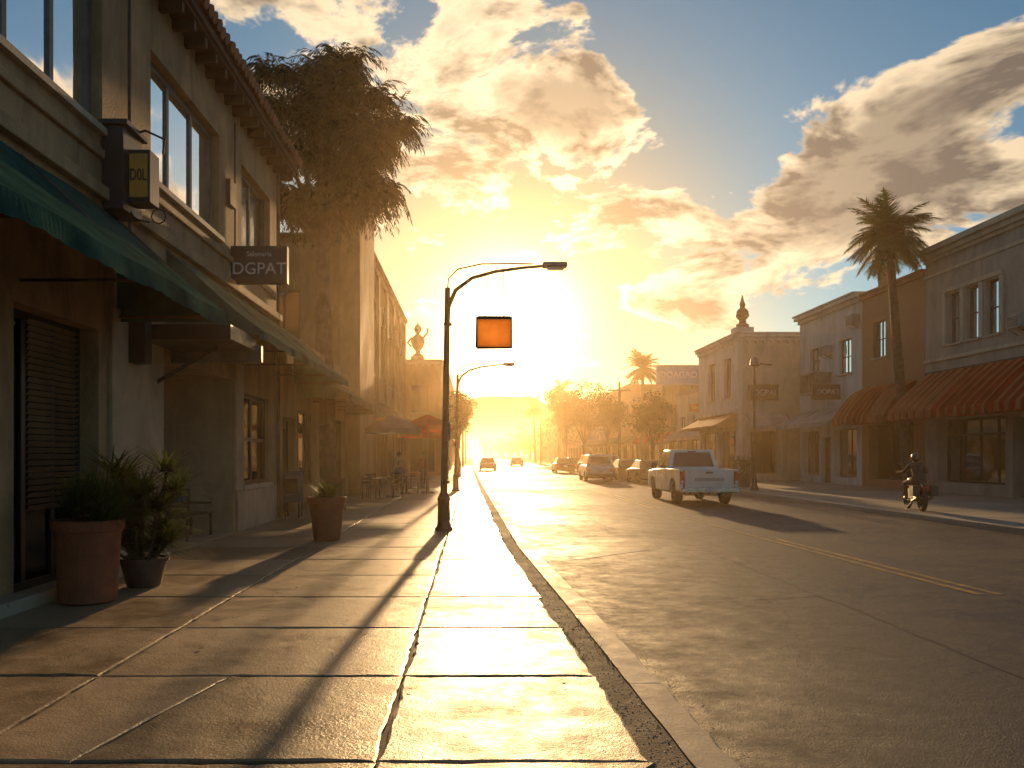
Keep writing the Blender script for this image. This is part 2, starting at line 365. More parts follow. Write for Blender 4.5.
for i in range(80):
    y=5+R()**1.2*22; x=U(-4.6,kx(y)-.3) if R()<.4 else U(kx(y)-.5,kx(y)-.2); z=.006; s=U(.01,.022); t=U(0,6.28)
    P=[(x+math.cos(t+q)*s*k,y+math.sin(t+q)*s*k,z+U(0,.01)) for q,k in ((0,1.3),(1.4,.6),(3.14,1.3),(4.6,.6))]
    mb.poly(P,dry)
mb.build('fallen_leaves')
mb=MB()
for i in range(600):
    y=5+R()*22; x=kx(y)-.47+R()*.03 if i%2 else kx(y)-.27+R()*.02
    if math.sin(y*2.1)+math.sin(y*.9+1)<.3: continue
    t=U(0,6.28); h=U(.02,.07); w=.004
    mb.poly([(x-w,y,-.014),(x+w,y,-.014),(x+math.cos(t)*h*.6,y+math.sin(t)*h*.6,-.01+h)],leaf_plant)
mb.build('grass_weeds',recalc=False)

# ------------------------------------------------------------ facades
def frame_left(xw): return lambda u,z,n:(xw+n,u,z)
def frame_right(xw): return lambda u,z,n:(xw-n,u,z)
def frame_front(yw): return lambda u,z,n:(u,yw-n,z)
def fbox(mb,fr,u0,u1,z0,z1,n0,n1,m):
    mb.box(u0,u1,z0,z1,n0,n1,m,fn=lambda a,b,c: fr(a,b,c))
def facade(par,fr,u0,u1,z0,z1,ops,wm,frm=frame_dark,gl=glass,name='facade'):
    w=MB(); g=MB(); f=MB()
    us=sorted(set([u0,u1]+[o['u'][0] for o in ops]+[o['u'][1] for o in ops]))
    zs=sorted(set([z0,z1]+[o['z'][0] for o in ops]+[o['z'][1] for o in ops]))
    for a,b in zip(us,us[1:]):
        for c,d in zip(zs,zs[1:]):
            mu,mz=(a+b)/2,(c+d)/2
            if any(o['u'][0]<mu<o['u'][1] and o['z'][0]<mz<o['z'][1] for o in ops): continue
            w.poly([fr(a,c,0),fr(b,c,0),fr(b,d,0),fr(a,d,0)],wm)
    for o in ops:
        (a,b),(c,d)=o['u'],o['z']; D=o.get('d',.16); k=o.get('k','win'); rm=o.get('rm',wm)
        dd=D if k in('recess','door') else D+o.get('room',.5)
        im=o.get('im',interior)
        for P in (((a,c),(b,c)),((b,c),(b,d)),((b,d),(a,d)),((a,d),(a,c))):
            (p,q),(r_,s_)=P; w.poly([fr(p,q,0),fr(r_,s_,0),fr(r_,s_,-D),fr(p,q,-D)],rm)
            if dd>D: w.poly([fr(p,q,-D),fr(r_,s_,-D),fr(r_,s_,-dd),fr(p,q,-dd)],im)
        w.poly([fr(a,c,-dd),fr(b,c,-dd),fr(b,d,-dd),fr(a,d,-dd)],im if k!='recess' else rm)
        fm=o.get('fm',frm); t=o.get('t',.06)
        if k in('win','shop'):
            n1=-D+.05; n0=-D-.01
            fbox(f,fr,a,b,c,c+t,n0,n1,fm); fbox(f,fr,a,b,d-t,d,n0,n1,fm)
            fbox(f,fr,a,a+t,c+t,d-t,n0,n1,fm); fbox(f,fr,b-t,b,c+t,d-t,n0,n1,fm)
            nx=o.get('nx',1); nz=o.get('nz',1)
            for i in range(1,nx):
                x=a+(b-a)*i/nx; fbox(f,fr,x-t/2,x+t/2,c+t,d-t,n0,n1-.01,fm)
            for i in range(1,nz):
                z=c+(d-c)*(o.get('zs') or [j/nz for j in range(nz)])[i]; fbox(f,fr,a+t,b-t,z-t*.4,z+t*.4,n0,n1-.015,fm)
            g.poly([fr(a+t,c+t,-D+.005),fr(b-t,c+t,-D+.005),fr(b-t,d-t,-D+.005),fr(a+t,d-t,-D+.005)],o.get('gl',gl if k=='win' else glass_shop))
            cu=o.get('cur')
            if cu:
                for (s,e_) in cu:
                    n=14; A=a+(b-a)*s; B=a+(b-a)*e_
                    for i in range(n):
                        x0=A+(B-A)*i/n; x1=A+(B-A)*(i+1)/n; q0=-D-.06+.03*(i%2); q1=-D-.06+.03*((i+1)%2)
                        f.poly([fr(x0,c,q0),fr(x1,c,q1),fr(x1,d,q1),fr(x0,d,q0)],curtain)
            bl=o.get('blind')
            if bl:
                A=a+(b-a)*bl[0]; B=a+(b-a)*bl[1]; z=c+.9
                while z<d-.1: f.poly([fr(A,z,-D+.03),fr(B,z,-D+.03),fr(B,z+.06,-D+.065),fr(A,z+.06,-D+.065)],shutter); z+=.075
            if k=='win' and o.get('sill',1):
                fbox(f,fr,a-.08,b+.08,c-.09,c-.003,-.02,.09,o.get('sm',trim_cream))
            if k=='shop' and dd-D>1:
                u=a+.3
                while u<b-.4:
                    hh=U(.5,1.5); f.box(u,u+U(.2,.45),c+.02,c+hh,-dd+.1,-dd+.5,random.choice([wood,interior_warm,curtain,frame_grey]),fn=lambda p,q,r_: fr(p,q,r_)); u+=U(.5,.9)
        elif k=='door':
            fbox(f,fr,a,a+.07,c,d,-D-.01,-D+.07,fm); fbox(f,fr,b-.07,b,c,d,-D-.01,-D+.07,fm); fbox(f,fr,a+.07,b-.07,d-.07,d,-D-.01,-D+.07,fm)
            fbox(f,fr,a+.09,b-.09,c+.02,d-.09,-D+.003,-D+.04,o.get('dm',wood))
            g.poly([fr(a+.22,c+.9,-D+.043),fr(b-.22,c+.9,-D+.043),fr(b-.22,d-.3,-D+.043),fr(a+.22,d-.3,-D+.043)],carglass)
    w.build(name,par); g.build('window_glass',par); f.build('window_frames',par)
def shell(par,x0,x1,y0,y1,h,wm,skip='',roofz=None,name='walls'):
    mb=MB()
    if 'W' not in skip: mb.poly([(x0,y0,0),(x0,y1,0),(x0,y1,h),(x0,y0,h)],wm)
    if 'E' not in skip: mb.poly([(x1,y0,0),(x1,y1,0),(x1,y1,h),(x1,y0,h)],wm)
    if 'S' not in skip: mb.poly([(x0,y0,0),(x1,y0,0),(x1,y0,h),(x0,y0,h)],wm)
    if 'N' not in skip: mb.poly([(x0,y1,0),(x1,y1,0),(x1,y1,h),(x0,y1,h)],wm)
    rz=h-.4 if roofz is None else roofz
    mb.poly([(x0,y0,rz),(x1,y0,rz),(x1,y1,rz),(x0,y1,rz)],brown_roof)
    mb.build(name,par)
def cornice(par,fr,u0,u1,z,m,steps=((.0,.18,.10),(.18,.30,.2),(.30,.38,.28)),dent=0,name='cornice'):
    mb=MB()
    for a,b,p in steps: fbox(mb,fr,u0,u1,z+a+.002,z+b,-.25,p,m)
    if dent:
        u=u0+.1
        while u<u1-.1: fbox(mb,fr,u,u+.14,z-.16,z,.002,.14,m); u+=dent
    mb.build(name,par,bevel=.012)
def awning(par,fr,u0,u1,zi,zo,dep,m,val=.3,scal=.28,pleat=0,ends=True,valm=None,m2=None,round_=0,sc_=.2,name='awning'):
    mb=MB(); valm=valm or m; m2=m2 or m
    n=max(8,int(round((u1-u0)/(scal/4)))); NS=6
    def S(u,t):
        sag=math.sin(t*math.pi)*(-.04+round_)+.012*math.sin(u*2.7+t*3); pl=pleat*abs(math.sin(u/scal*math.pi))
        return fr(u,zi+(zo-zi)*t+sag+pl*t,dep*t+.01+pl*t)
    for i in range(n):
        a=u0+(u1-u0)*i/n; b=u0+(u1-u0)*(i+1)/n; mm=m if int((a-u0)/scal*2+.01)%2 else m2
        for j in range(NS): mb.poly([S(a,j/NS),S(b,j/NS),S(b,(j+1)/NS),S(a,(j+1)/NS)],mm)
        ha=val*(1-sc_+sc_*abs(math.sin((a-u0)/scal*math.pi))); hb=val*(1-sc_+sc_*abs(math.sin((b-u0)/scal*math.pi)))
        pa,pb=S(a,1),S(b,1)
        wv=lambda u:.02*math.sin(u*5.3)
        mb.poly([pa,pb,(pb[0]+wv(b),pb[1],pb[2]-hb),(pa[0]+wv(a),pa[1],pa[2]-ha)],mm if m2 is not m else valm)
    if ends:
        for u in (u0,u1):
            mb.poly([S(u,0),S(u,.25),S(u,.5),S(u,.75),S(u,1),fr(u,zo-val*.6,dep),fr(u,zo-val*.6,.01)],m)
    mb.build('awning_canvas',par,recalc=False)
    f=MB()
    for u in [u0+.03+(u1-u0-.06)*i/max(1,int((u1-u0)/2.2)) for i in range(int((u1-u0)/2.2)+1)]:
        f.tube([fr(u,zi-.03,.02),fr(u,zo-.06,dep-.02)],.02,pole_metal,6)
        f.tube([fr(u,zo-.06,.02),fr(u,zo-.06,dep-.02)],.02,pole_metal,6)
    f.tube([fr(u0,zo-.05,dep-.03),fr(u1,zo-.05,dep-.03)],.022,pole_metal,6)
    f.build('awning_frame',par)

# ============ L1
XL=-4.9; L1=empty('stucco_shop_building',(0,0,0)); fl=frame_left(XL)
ops=[dict(u=(6.7,10.6),z=(5.9,8.0),d=.2,nx=4,nz=1,gl=glass_up,fm=frame_grey,t=.09,cur=[(0,.45),(.6,1)],rm=stucco_tan),
 dict(u=(12.2,15.5),z=(5.82,7.8),d=.2,nx=3,nz=1,gl=glass_up,fm=frame_grey,t=.1,cur=[(.0,.3),(.36,.66),(.7,1)]),
 dict(u=(17.0,19.4),z=(5.9,7.8),d=.2,nx=2,gl=glass_up,fm=frame_grey,t=.1,cur=[(.1,.9)]),
 dict(u=(1.5,5.2),z=(5.9,8.0),d=.2,nx=3,gl=glass_up,fm=frame_grey,t=.09),
 dict(u=(4.2,8.3),z=(.45,3.3),d=.25,k='shop',nx=3,nz=2,zs=[0,.78],room=1.6,t=.09),
 dict(u=(8.55,10.5),z=(.05,3.25),d=.3,k='shop',nx=3,nz=1,room=1.2,t=.09,blind=(.37,.98)),
 dict(u=(12.7,16.4),z=(.012,3.15),d=1.5,k='recess',rm=stucco_pale),
 dict(u=(17.0,19.3),z=(.95,2.95),d=.15,k='win',nx=2,nz=2,room=1,t=.08,sm=trim_cream)]
facade(L1,fl,-4,20.2,0,8.85,ops,stucco_tan)
shell(L1,-14,XL,-4,20.2,8.85,stucco_tan,skip='E',roofz=8.8)
mb=MB()
mb.box(XL+.002,XL+.3,-3,12.2,-.03,.13,kerbmat)
mb.box(XL+.002,XL+.05,16.6,20.2,0,.85,stucco_pale)
mb.box(XL+.002,XL+.07,10.75,12.55,0,3.6,stucco_pale); mb.box(XL+.002,XL+.11,10.7,12.6,0,.3,stucco_pale)
mb.box(XL+.002,XL+.07,16.42,16.95,.86,3.5,stucco_pale)
mb.box(XL+.003,XL+.12,-4,20.2,4.95,5.12,stucco_tan); mb.box(XL+.003,XL+.06,-4,20.2,5.5,5.62,stucco_tan)
mb.build('pilasters',L1,bevel=.015)
mb=MB()
mb.box(-6.398,-6.33,13.1,14.2,.02,2.3,wood); mb.box(-6.398,-6.34,14.6,15.9,1.0,2.4,frame_dark); mb.box(-6.34,-6.335,14.7,15.8,1.1,2.3,carglass)
mb.box(-6.36,-6.3,13.3,14.0,1.1,2.1,carglass)
mb.build('entry_door',L1,bevel=.006)
mb=MB()
mb.box(-5.2,-4.5,-4.2,20.45,8.72,8.8,wood)
mb.box(-4.52,-4.44,-4.2,20.45,8.78,8.98,wood)
y=-4
while y<20.4: mb.box(-4.898,-4.53,y,y+.1,8.55,8.718,wood); y+=.55
mb.build('eave_rafters',L1)
mb=MB(); y=-4.1
while y<20.5:
    dz=U(-.015,.015); P=[(-4.33+U(-.02,.02),y+U(-.01,.01),8.98+dz),(-5.2,y,9.28+dz),(-7.5,y,10.1)]
    mb.tube(P,[.105,.1,.09],terracotta,8); y+=.235
mb.poly([(-4.4,-4.2,8.93),(-4.4,20.5,8.93),(-9.5,20.5,10.75),(-9.5,-4.2,10.75)],terracotta)
mb.poly([(-14.4,-4.2,8.93),(-14.4,20.5,8.93),(-9.5,20.5,10.75),(-9.5,-4.2,10.75)],terracotta)
mb.poly([(-14,20.2,8.86),(-4.9,20.2,8.86),(-9.5,20.2,10.7)],stucco_tan)
mb.build('tiled_roof',L1,smooth=True)
awning(L1,fl,-3,11.0,4.87,3.55,1.5,canvas_green,val=.2,scal=.3,sc_=.1)
awning(L1,fl,12.8,21.9,4.9,3.62,1.5,canvas_teal,val=.16,scal=.3,sc_=.1)
mb=MB()
mb.box(-4.85,-3.5,11.6,13.0,3.28,3.5,frame_dark); mb.box(-4.95+.06,-3.42,12.98,13.1,3.1,3.38,metal_grey)
mb.box(-4.85,-4.6,11.25,11.5,2.9,3.7,frame_dark)
mb.tube([(-4.88,12.3,2.7),(-3.9,12.3,3.27)],.03,frame_dark)
mb.build('canopy_beam',L1,bevel=.01)
mb=MB()
mb.tube([(-4.84,11.3,3.6),(-4.84,11.3,8.5)],.025,pole_metal,8); mb.tube([(-4.82,19.9,0),(-4.82,19.9,8.6)],.045,pole_metal,8)
mb.tube([(-4.86,16.4,5.2),(-4.86,16.4,8.4)],.018,frame_dark,6)
mb.box(-4.898,-4.8,15.9,16.3,6.6,7.1,pole_metal)
mb.build('downpipes',L1)
S=empty('hanging_shop_sign',(-4.55,10.9,5.4)); mb=MB()
mb.box(-.33,-.05,-.35,.25,-.55,.55,sign_dark); mb.box(-.05,.25,-.22,.1,-.42,.28,sign_dark); mb.box(-.02,.22,-.235,-.222,-.36,.22,sign_amber)
mb.box(-.36,.02,-.4,.3,.55,.62,frame_dark)
mb.tube([(-.3,0,.5),(.1,0,.62),(.36,0,.5),(.34,0,.3)],.018,frame_dark,6)
mb.tube([(0.28+.1*math.cos(t/8*6.28),0,-.55+.1*math.sin(t/8*6.28)) for t in range(9)],.012,frame_dark,5)
mb.tube([(-.1,-.1,-.42),(.0,-.1,-.62),(.2,-.1,-.66)],.014,frame_dark,5)
mb.build('sign_box',S,bevel=.012); text('D0L',.22,(.1,-.24,-.07),(math.pi/2,0,0),sign_dark,S,sx=.6)
def blade(px0,px1,py0,py1,Y,txt,top='',left=True,lm=sign_letter,bm=sign_dark):
    x0=(px0-VX)/F*Y; x1=(px1-VX)/F*Y; z1=CH+(HY-py0)/F*Y; z0=CH+(HY-py1)/F*Y
    S=empty('shop_sign',((x0+x1)/2,Y,(z0+z1)/2)); w=(x1-x0)/2; h=(z1-z0)/2
    mb=MB(); mb.box(-w,w,-.07,.07,-h,h,bm); mb.build('sign_board',S,bevel=.02)
    mb=MB()
    for s in (-1,1): mb.box(-w-.02,w+.02,-.085,.085,s*h-.02,s*h+.02,frame_dark); mb.box(s*w-.02,s*w+.02,-.083,.083,-h+.02,h-.02,frame_dark)
    xw=-w-.12 if left else w+.12
    for z in (-h*.6,h*.6): mb.tube([(xw,0,z),(0,0,z)],.02,frame_dark,6)
    mb.build('sign_frame',S)
    text(txt,h*.95,(0,-.075,-h*.25 if top else 0),(math.pi/2,0,0),lm,S,sx=1.0)
    if top: text(top,h*.4,(0,-.075,h*.6),(math.pi/2,0,0),lm,S)
    return S
blade(233,287,248,283,16.3,'DGPAT','Salonaria')
# ============ L1b
B=empty('single_storey_shop'); fb=frame_left(-4.92)
facade(B,fb,20.22,31.9,0,4.9,[dict(u=(20.8,22.2),z=(.02,2.6),k='door',d=.25),dict(u=(22.5,25.2),z=(.7,2.9),k='shop',nx=3,d=.2,room=1.2,im=interior_warm),dict(u=(25.8,27),z=(.02,2.6),k='door',d=.25),dict(u=(27.4,31),z=(.6,2.9),k='shop',nx=3,d=.2,room=1.2,im=interior_warm)],stucco_ochre)
shell(B,-14,-4.92,20.22,31.9,4.9,stucco_ochre,skip='E')
awning(B,fb,22.4,31.3,4.2,3.3,1.5,canvas_teal,val=.2,sc_=.1)
# ============ L2
B=empty('ochre_parapet_building'); f2=frame_left(-4.9)
ops=[]
for i,u in enumerate((38,42,46,50,54)):
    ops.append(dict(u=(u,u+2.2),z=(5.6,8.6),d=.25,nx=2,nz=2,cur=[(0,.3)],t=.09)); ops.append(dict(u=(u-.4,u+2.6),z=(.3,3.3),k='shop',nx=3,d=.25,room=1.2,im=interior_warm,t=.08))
facade(B,f2,32,58,0,10.9,ops,stucco_ochre)
shell(B,-14,-4.9,32,58,10.9,stucco_ochre,skip='ES')
facade(B,frame_front(32),-14,-4.9,0,10.1,[dict(u=(-8.2,-6.9),z=(6.2,8.2),nx=2,d=.2)],stucco_ochre,name='side_wall')
mb=MB(); mb.box(-5.3,-4.45,31.8,36.4,0,11.8,stucco_ochre); mb.box(-5.4,-4.35,31.7,36.5,11.8,12.0,stucco_cream); mb.tube([(-4.9,31.9,11.9),(-4.9,36.3,11.9)],.4,stucco_ochre,16)
mb.build('corner_pylon',B,bevel=.03)
cornice(B,f2,36.55,58,10.9,stucco_cream,dent=.5)
mb=MB()
for u in (37.2,41.2,45.2,49.2,53.2,57.2): fbox(mb,f2,u-.25,u+.25,0,10.85,.003,.16,stucco_ochre)
for u in (38,42,46,50,54): mb.tube([f2(u+1.1+1.25*math.cos(t*math.pi/10),8.6+.9*math.sin(t*math.pi/10),.05) for t in range(11)],.09,stucco_cream,6)
mb.build('pilasters',B)
awning(B,f2,37,46,4.4,3.5,1.5,canvas_blue,val=.3); awning(B,f2,47,57,4.3,3.4,1.4,canvas_red,val=.3)
# ============ L3
B=empty('corner_store_building'); f3=frame_left(-2.3)
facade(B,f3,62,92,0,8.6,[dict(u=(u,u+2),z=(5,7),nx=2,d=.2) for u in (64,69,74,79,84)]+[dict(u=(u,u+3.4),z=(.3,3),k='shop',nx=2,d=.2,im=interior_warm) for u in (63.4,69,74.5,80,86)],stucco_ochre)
facade(B,frame_front(62),-10,-2.3,0,8.6,[dict(u=(-4.7,-3.4),z=(4.9,7.0),nx=2,nz=2,d=.2),dict(u=(-4.8,-2.9),z=(.3,3),k='shop',nx=2,d=.2,im=interior_warm)],stucco_ochre,name='side_wall')
shell(B,-10,-2.3,62,92,8.6,stucco_ochre,skip='ES')
cornice(B,frame_front(62),-10,-2.3,8.6,stucco_cream,dent=.5); cornice(B,f3,62.3,92,8.6,stucco_cream)
mb=MB(); mb.box(-4.75,-3.75,62.2,63.2,8.95,9.3,stucco_cream)
mb.lathe([(.4,0),(.42,.12),(.2,.25),(.18,.45),(.42,.75),(.55,1.15),(.5,1.45),(.3,1.65),(.14,1.75),(.13,1.85),(.27,2.0),(.3,2.2),(.22,2.4),(.06,2.55),(.02,2.8)],(-4.25,62.7,9.3),pole_metal,18)
mb.tube([(-4.7,62.7,10.8),(-5.05,62.7,10.4),(-4.75,62.7,10.1)],.08,pole_metal,6); mb.tube([(-3.8,62.7,10.8),(-3.5,62.7,11.2),(-3.45,62.7,11.55)],.08,pole_metal,6)
mb.build('roof_statue',B,smooth=True)
awning(B,f3,63,78,4,3.3,1.2,canvas_teal,val=.3)
def simple_building(name,x,sgn,y0,y1,h,wm,aw=None,depth=12):
    B=empty(name); fr=frame_left(x) if sgn<0 else frame_right(x); ops=[]; n=max(1,int((y1-y0)/4)); st=(y1-y0)/n
    for i in range(n):
        u=y0+st*i; ops.append(dict(u=(u+.5,u+st-.5),z=(.3,3),k='shop',nx=2,d=.2,t=.1))
        if h>6: ops.append(dict(u=(u+st*.3,u+st*.7),z=(h-4,h-2),nx=2,d=.2,t=.1))
    facade(B,fr,y0,y1,0,h,ops,wm)
    xa,xb=(x-depth,x) if sgn<0 else (x,x+depth)
    shell(B,xa,xb,y0,y1,h,wm,skip='E' if sgn<0 else 'W'); cornice(B,fr,y0+.02,y1-.02,h,trim_cream)
    if aw: awning(B,fr,y0+.5,y1-.5,4,3.2,1.4,aw,val=.3,scal=.5)
    return B
simple_building('brick_shop',-3.2,-1,98,120,7.5,brick,canvas_red)
simple_building('stucco_shop',-3.6,-1,126,160,9,stucco_cream,canvas_green)
# ============ right side
XR=20; fR=frame_right(XR)
def ac_unit(par,fr,u,z):
    mb=MB(); fbox(mb,fr,u,u+.75,z,z+.5,.01,.42,ac_white); mb.build('air_conditioner',par,bevel=.02)
    mb=MB()
    for i in range(7): fbox(mb,fr,u+.08,u+.67,z+.06+i*.055,z+.085+i*.055,.422,.432,frame_dark)
    mb.tube([fr(u+.1,z-.25,.01),fr(u+.1,z-.01,.4)],.015,frame_dark,5); mb.tube([fr(u+.65,z-.25,.01),fr(u+.65,z-.01,.4)],.015,frame_dark,5)
    mb.build('air_conditioner_grille',par)
B=empty('grey_stucco_building')
ops=[dict(u=(30.3+1.22*i,31.15+1.22*i),z=(6.25,8.35),d=.22,nz=2,gl=glass_up,t=.07,fm=frame_dark,cur=[(0,1)] if i==1 else [(0,.3)],sill=1) for i in range(3)]
ops+=[dict(u=(24+1.22*i,24.85+1.22*i),z=(6.25,8.35),d=.22,nz=2,gl=glass_up,t=.07,fm=frame_dark) for i in range(3)]
ops+=[dict(u=(23.5,27.6),z=(.5,3.1),k='shop',nx=3,nz=2,zs=[0,.75],d=.5,room=1.5,t=.09),dict(u=(28.2,29.6),z=(.02,3.0),k='door',d=.7),dict(u=(30.0,34.4),z=(.45,3.1),k='shop',nx=4,nz=2,zs=[0,.75],d=.5,room=1.5,t=.09)]
facade(B,fR,20,35.28,0,10.3,ops,stucco_grey); shell(B,XR,34,20,35.28,10.3,stucco_grey,skip='W')
cornice(B,fR,20,35.26,9.95,stucco_cream,steps=((.0,.15,.12),(.15,.35,.25),(.35,.5,.4),(.5,.62,.34)))
mb=MB()
for z,p in ((5.6,.1),(9.3,.06)): fbox(mb,fR,20,35.28,z,z+.14,.003,p,stucco_cream)
for u0 in (30.3,24):
    fbox(mb,fR,u0-.22,u0+3.5,8.42,8.6,.003,.1,stucco_cream)
    for i in range(4): fbox(mb,fR,u0-.25+1.22*i,u0-.03+1.22*i,6.2,8.41,.003,.08,stucco_cream)
mb.build('window_surrounds',B,bevel=.012)
for a,b in ((21.5,28.2),(28.4,31.7),(31.85,35.0)): awning(B,fR,a,b,5.15,3.35,1.7,canvas_red,val=.34,scal=.55,pleat=.12,m2=canvas_red_highlight,round_=.12)
mb=MB(); fbox(mb,fR,20,35.28,3.2,5.2,.003,.03,wood); mb.build('shop_fascia',B)
ac_unit(B,fR,28.6,6.2)
# R2
B=empty('brick_building')
facade(B,fR,35.3,41,0,9.7,[dict(u=(36.2,40.3),z=(.4,3.1),k='shop',nx=3,d=.5,room=1.3),dict(u=(38.7,39.9),z=(6.4,8.2),nx=2,nz=2,d=.2)],brick)
shell(B,XR,34,35.3,41,9.7,brick,skip='W'); cornice(B,fR,35.32,40.98,9.5,terracotta,steps=((0,.2,.1),(.2,.32,.2)))
for a in (36.0,37.7,39.4): awning(B,fR,a,a+1.5,5.0,3.35,1.5,canvas_red,val=.35,scal=.5,pleat=.1,m2=canvas_red_highlight,round_=.35)
mb=MB(); mb.box(20.4,21.0,39.6,40.2,9.3,10.9,brick); mb.box(20.35,21.05,39.55,40.25,10.9,11.05,stucco_cream); mb.build('chimney',B)
# R3
B=empty('white_stucco_building')
facade(B,fR,41.02,48.8,0,9.6,[dict(u=(42.2,43.6),z=(5.95,7.8),nx=2,nz=2,d=.2,gl=glass_up),dict(u=(46,47.3),z=(6.4,7.8),nx=2,nz=2,d=.2),dict(u=(41.6,44.2),z=(.4,3.0),k='shop',nx=2,d=.4),dict(u=(44.6,45.8),z=(.02,2.6),k='door',d=.3),dict(u=(46.1,48.4),z=(.4,3.0),k='shop',nx=2,d=.4)],stucco_white)
shell(B,XR,34,41.02,48.8,9.6,stucco_white,skip='W'); cornice(B,fR,41.04,48.78,9.5,stucco_white,steps=((0,.2,.15),(.2,.4,.4),(.4,.5,.5)))
awning(B,fR,41.4,48.4,4.2,3.35,1.6,canvas_white,val=.25)
mb=MB()
for i in range(9): mb.box(19.2,19.95,44.4+.3*i,44.45+.3*i,5.2,6.2,metal_grey)
mb.box(19.15,19.97,44.3,46.9,5.08,5.18,metal_grey); mb.box(19.15,19.2,44.3,46.9,6.2,6.26,metal_grey); mb.build('balcony',B)
ac_unit(B,fR,41.25,8.4); ac_unit(B,fR,44.4,7.2)
blade(812,843,385,399,43.5,'DOPAT',left=False)
# R4
B=empty('cream_corner_building'); f4=frame_right(17)
facade(B,f4,51,60,0,9.3,[dict(u=(52.5,54),z=(5.4,8),nx=2,nz=2,d=.25),dict(u=(56,57.5),z=(5.4,8),nx=2,nz=2,d=.25),dict(u=(51.6,55),z=(.4,3.2),k='shop',nx=3,d=.3),dict(u=(55.6,59.4),z=(.4,3.2),k='shop',nx=3,d=.3)],stucco_white)
facade(B,frame_front(51),17,30,0,9.3,[dict(u=(17.8,19.4),z=(.4,3.1),k='shop',nx=2,d=.3)],stucco_cream,name='side_wall')
shell(B,17,30,51,60,9.3,stucco_cream,skip='WS')
cornice(B,f4,51.3,60,8.9,stucco_white,steps=((0,.2,.12),(.2,.4,.28),(.4,.5,.36)),dent=.5); cornice(B,frame_front(51),16.95,30,8.9,stucco_white,steps=((0,.2,.12),(.2,.4,.28),(.4,.5,.36)),dent=.5)
mb=MB(); mb.box(16.8,17.9,50.8,51.9,9.42,9.75,stucco_white); mb.lathe([(.4,0),(.42,.2),(.25,.3),(.22,.5),(.42,.75),(.36,1.1),(.15,1.3),(.2,1.5),(.12,1.7),(.03,2.1)],(17.35,51.35,9.75),pole_metal,16)
mb.box(16.96,17.2,50.92,51.1,0,8.85,stucco_white); mb.box(16.7,16.998,51,60,4.3,4.6,stucco_white)
mb.build('corner_finial',B,smooth=True)
awning(B,f4,51.4,59.6,4.3,3.5,1.5,terracotta,val=.25)
awning(B,frame_front(51),17.4,20,4.3,3.4,1.5,canvas_white,val=.25)
S=empty('wall_sign',(18.6,50.9,5.6)); mb=MB(); mb.box(-1,.9,-.04,.06,-.5,.5,sign_dark); mb.build('sign_board',S,bevel=.02); text('DGPAI',.5,(0,-.05,-.05),(math.pi/2,0,0),sign_letter,S)
S=empty('billboard',(19.6,76,9.2)); mb=MB(); mb.box(-2.1,2.1,-.12,.12,-.85,.85,sign_blue); mb.box(-2.2,2.2,-.14,.14,.85,.95,frame_white); mb.box(-2.2,2.2,-.14,.14,-.95,-.85,frame_white)
for x in (-1.4,1.4): mb.tube([(x,.2,-9.2),(x,.2,.5)],.1,pole_metal,8)
mb.build('panel',S); text('DOAGAO',.8,(0,-.13,0),(math.pi/2,0,0),sign_letter,S)
blade(690,704,404,412,66,'OPEN',left=False,bm=canvas_red)
simple_building('cream_shop',20,1,62,78,7.2,stucco_cream,canvas_white)
simple_building('ochre_shop',20.5,1,78.5,96,8.6,stucco_ochre,canvas_red)
simple_building('brick_shop',20,1,97,118,10.2,brick,canvas_green)
simple_building('white_shop',20.4,1,119,140,8.4,stucco_white,canvas_teal)
simple_building('stucco_shop',20,1,146,185,11,stucco_ochre)
simple_building('grey_shop',21,1,190,260,10,stucco_grey)
simple_building('brick_shop',-4,-1,170,240,10,brick)

# ------------------------------------------------------------ street lamps
def street_lamp(x,y,sign=False):
    E=empty('street_lamp',(x,y,0)); mb=MB()
    mb.lathe([(.19,0),(.19,.05),(.15,.09),(.14,.12),(.125,.62),(.14,.66),(.11,.74),(.085,.8)],(0,0,0),pole_metal,16)
    P=[(0,0,.7),(.04,0,2.5),(.08,0,5.15)]
    mb.tube(P,[.075,.068,.058],pole_metal,12)
    A=[(.08,0,4.4),(.10,0,4.75),(.25,0,5.1),(.6,0,5.36),(1.1,0,5.5),(1.7,0,5.58),(2.15,0,5.62)]
    mb.tube(A,[.05,.048,.045,.04,.036,.032,.03],pole_metal,10)
    mb.tube([(.08,0,5.1),(.1,0,5.35),(.3,0,5.55),(.8,0,5.66),(1.4,0,5.67),(1.9,0,5.66)],.015,pole_metal,8)
    mb.tube([(.08,-.07,1.9),(.08,-.07,2.3)],.06,metal_grey,8)
    for z in (1.0,2.6,4.35): mb.tube([(.02+z*.015,0,z),(.02+z*.015,0,z+.05)],.09,pole_metal,12)
    mb.build('pole',E,smooth=True)
    mb=MB(); mb.extr([(-.12,5.58),(-.12,5.65),(-.06,5.70),(.06,5.70),(.12,5.65),(.12,5.58)],2.1,2.62,metal_grey); mb.build('lamp_head',E,bevel=.03)
    mb=MB(); mb.box(2.2,2.55,-.08,.08,5.53,5.579,headlamp); mb.build('lens',E,bevel=.02)
    if sign:
        mb=MB(); mb.tube([(.88,0,5.45),(.88,0,4.5)],.009,frame_dark,6); mb.tube([(1.27,0,5.55),(1.27,0,4.5)],.009,frame_dark,6); mb.build('sign_hangers',E)
        mb=MB(); mb.box(.70,1.44,-.03,.03,3.88,4.52,sign_glow); mb.build('hanging_sign',E,bevel=.02,seg=3)
        mb=MB(); mb.tube([(.70,0,3.88),(1.44,0,3.88),(1.44,0,4.52),(.70,0,4.52),(.70,0,3.88)],.033,pole_metal,6)
        mb.box(.72,1.42,-.05,.05,4.48,4.55,pole_metal)
        mb.build('sign_rim',E)
    return E
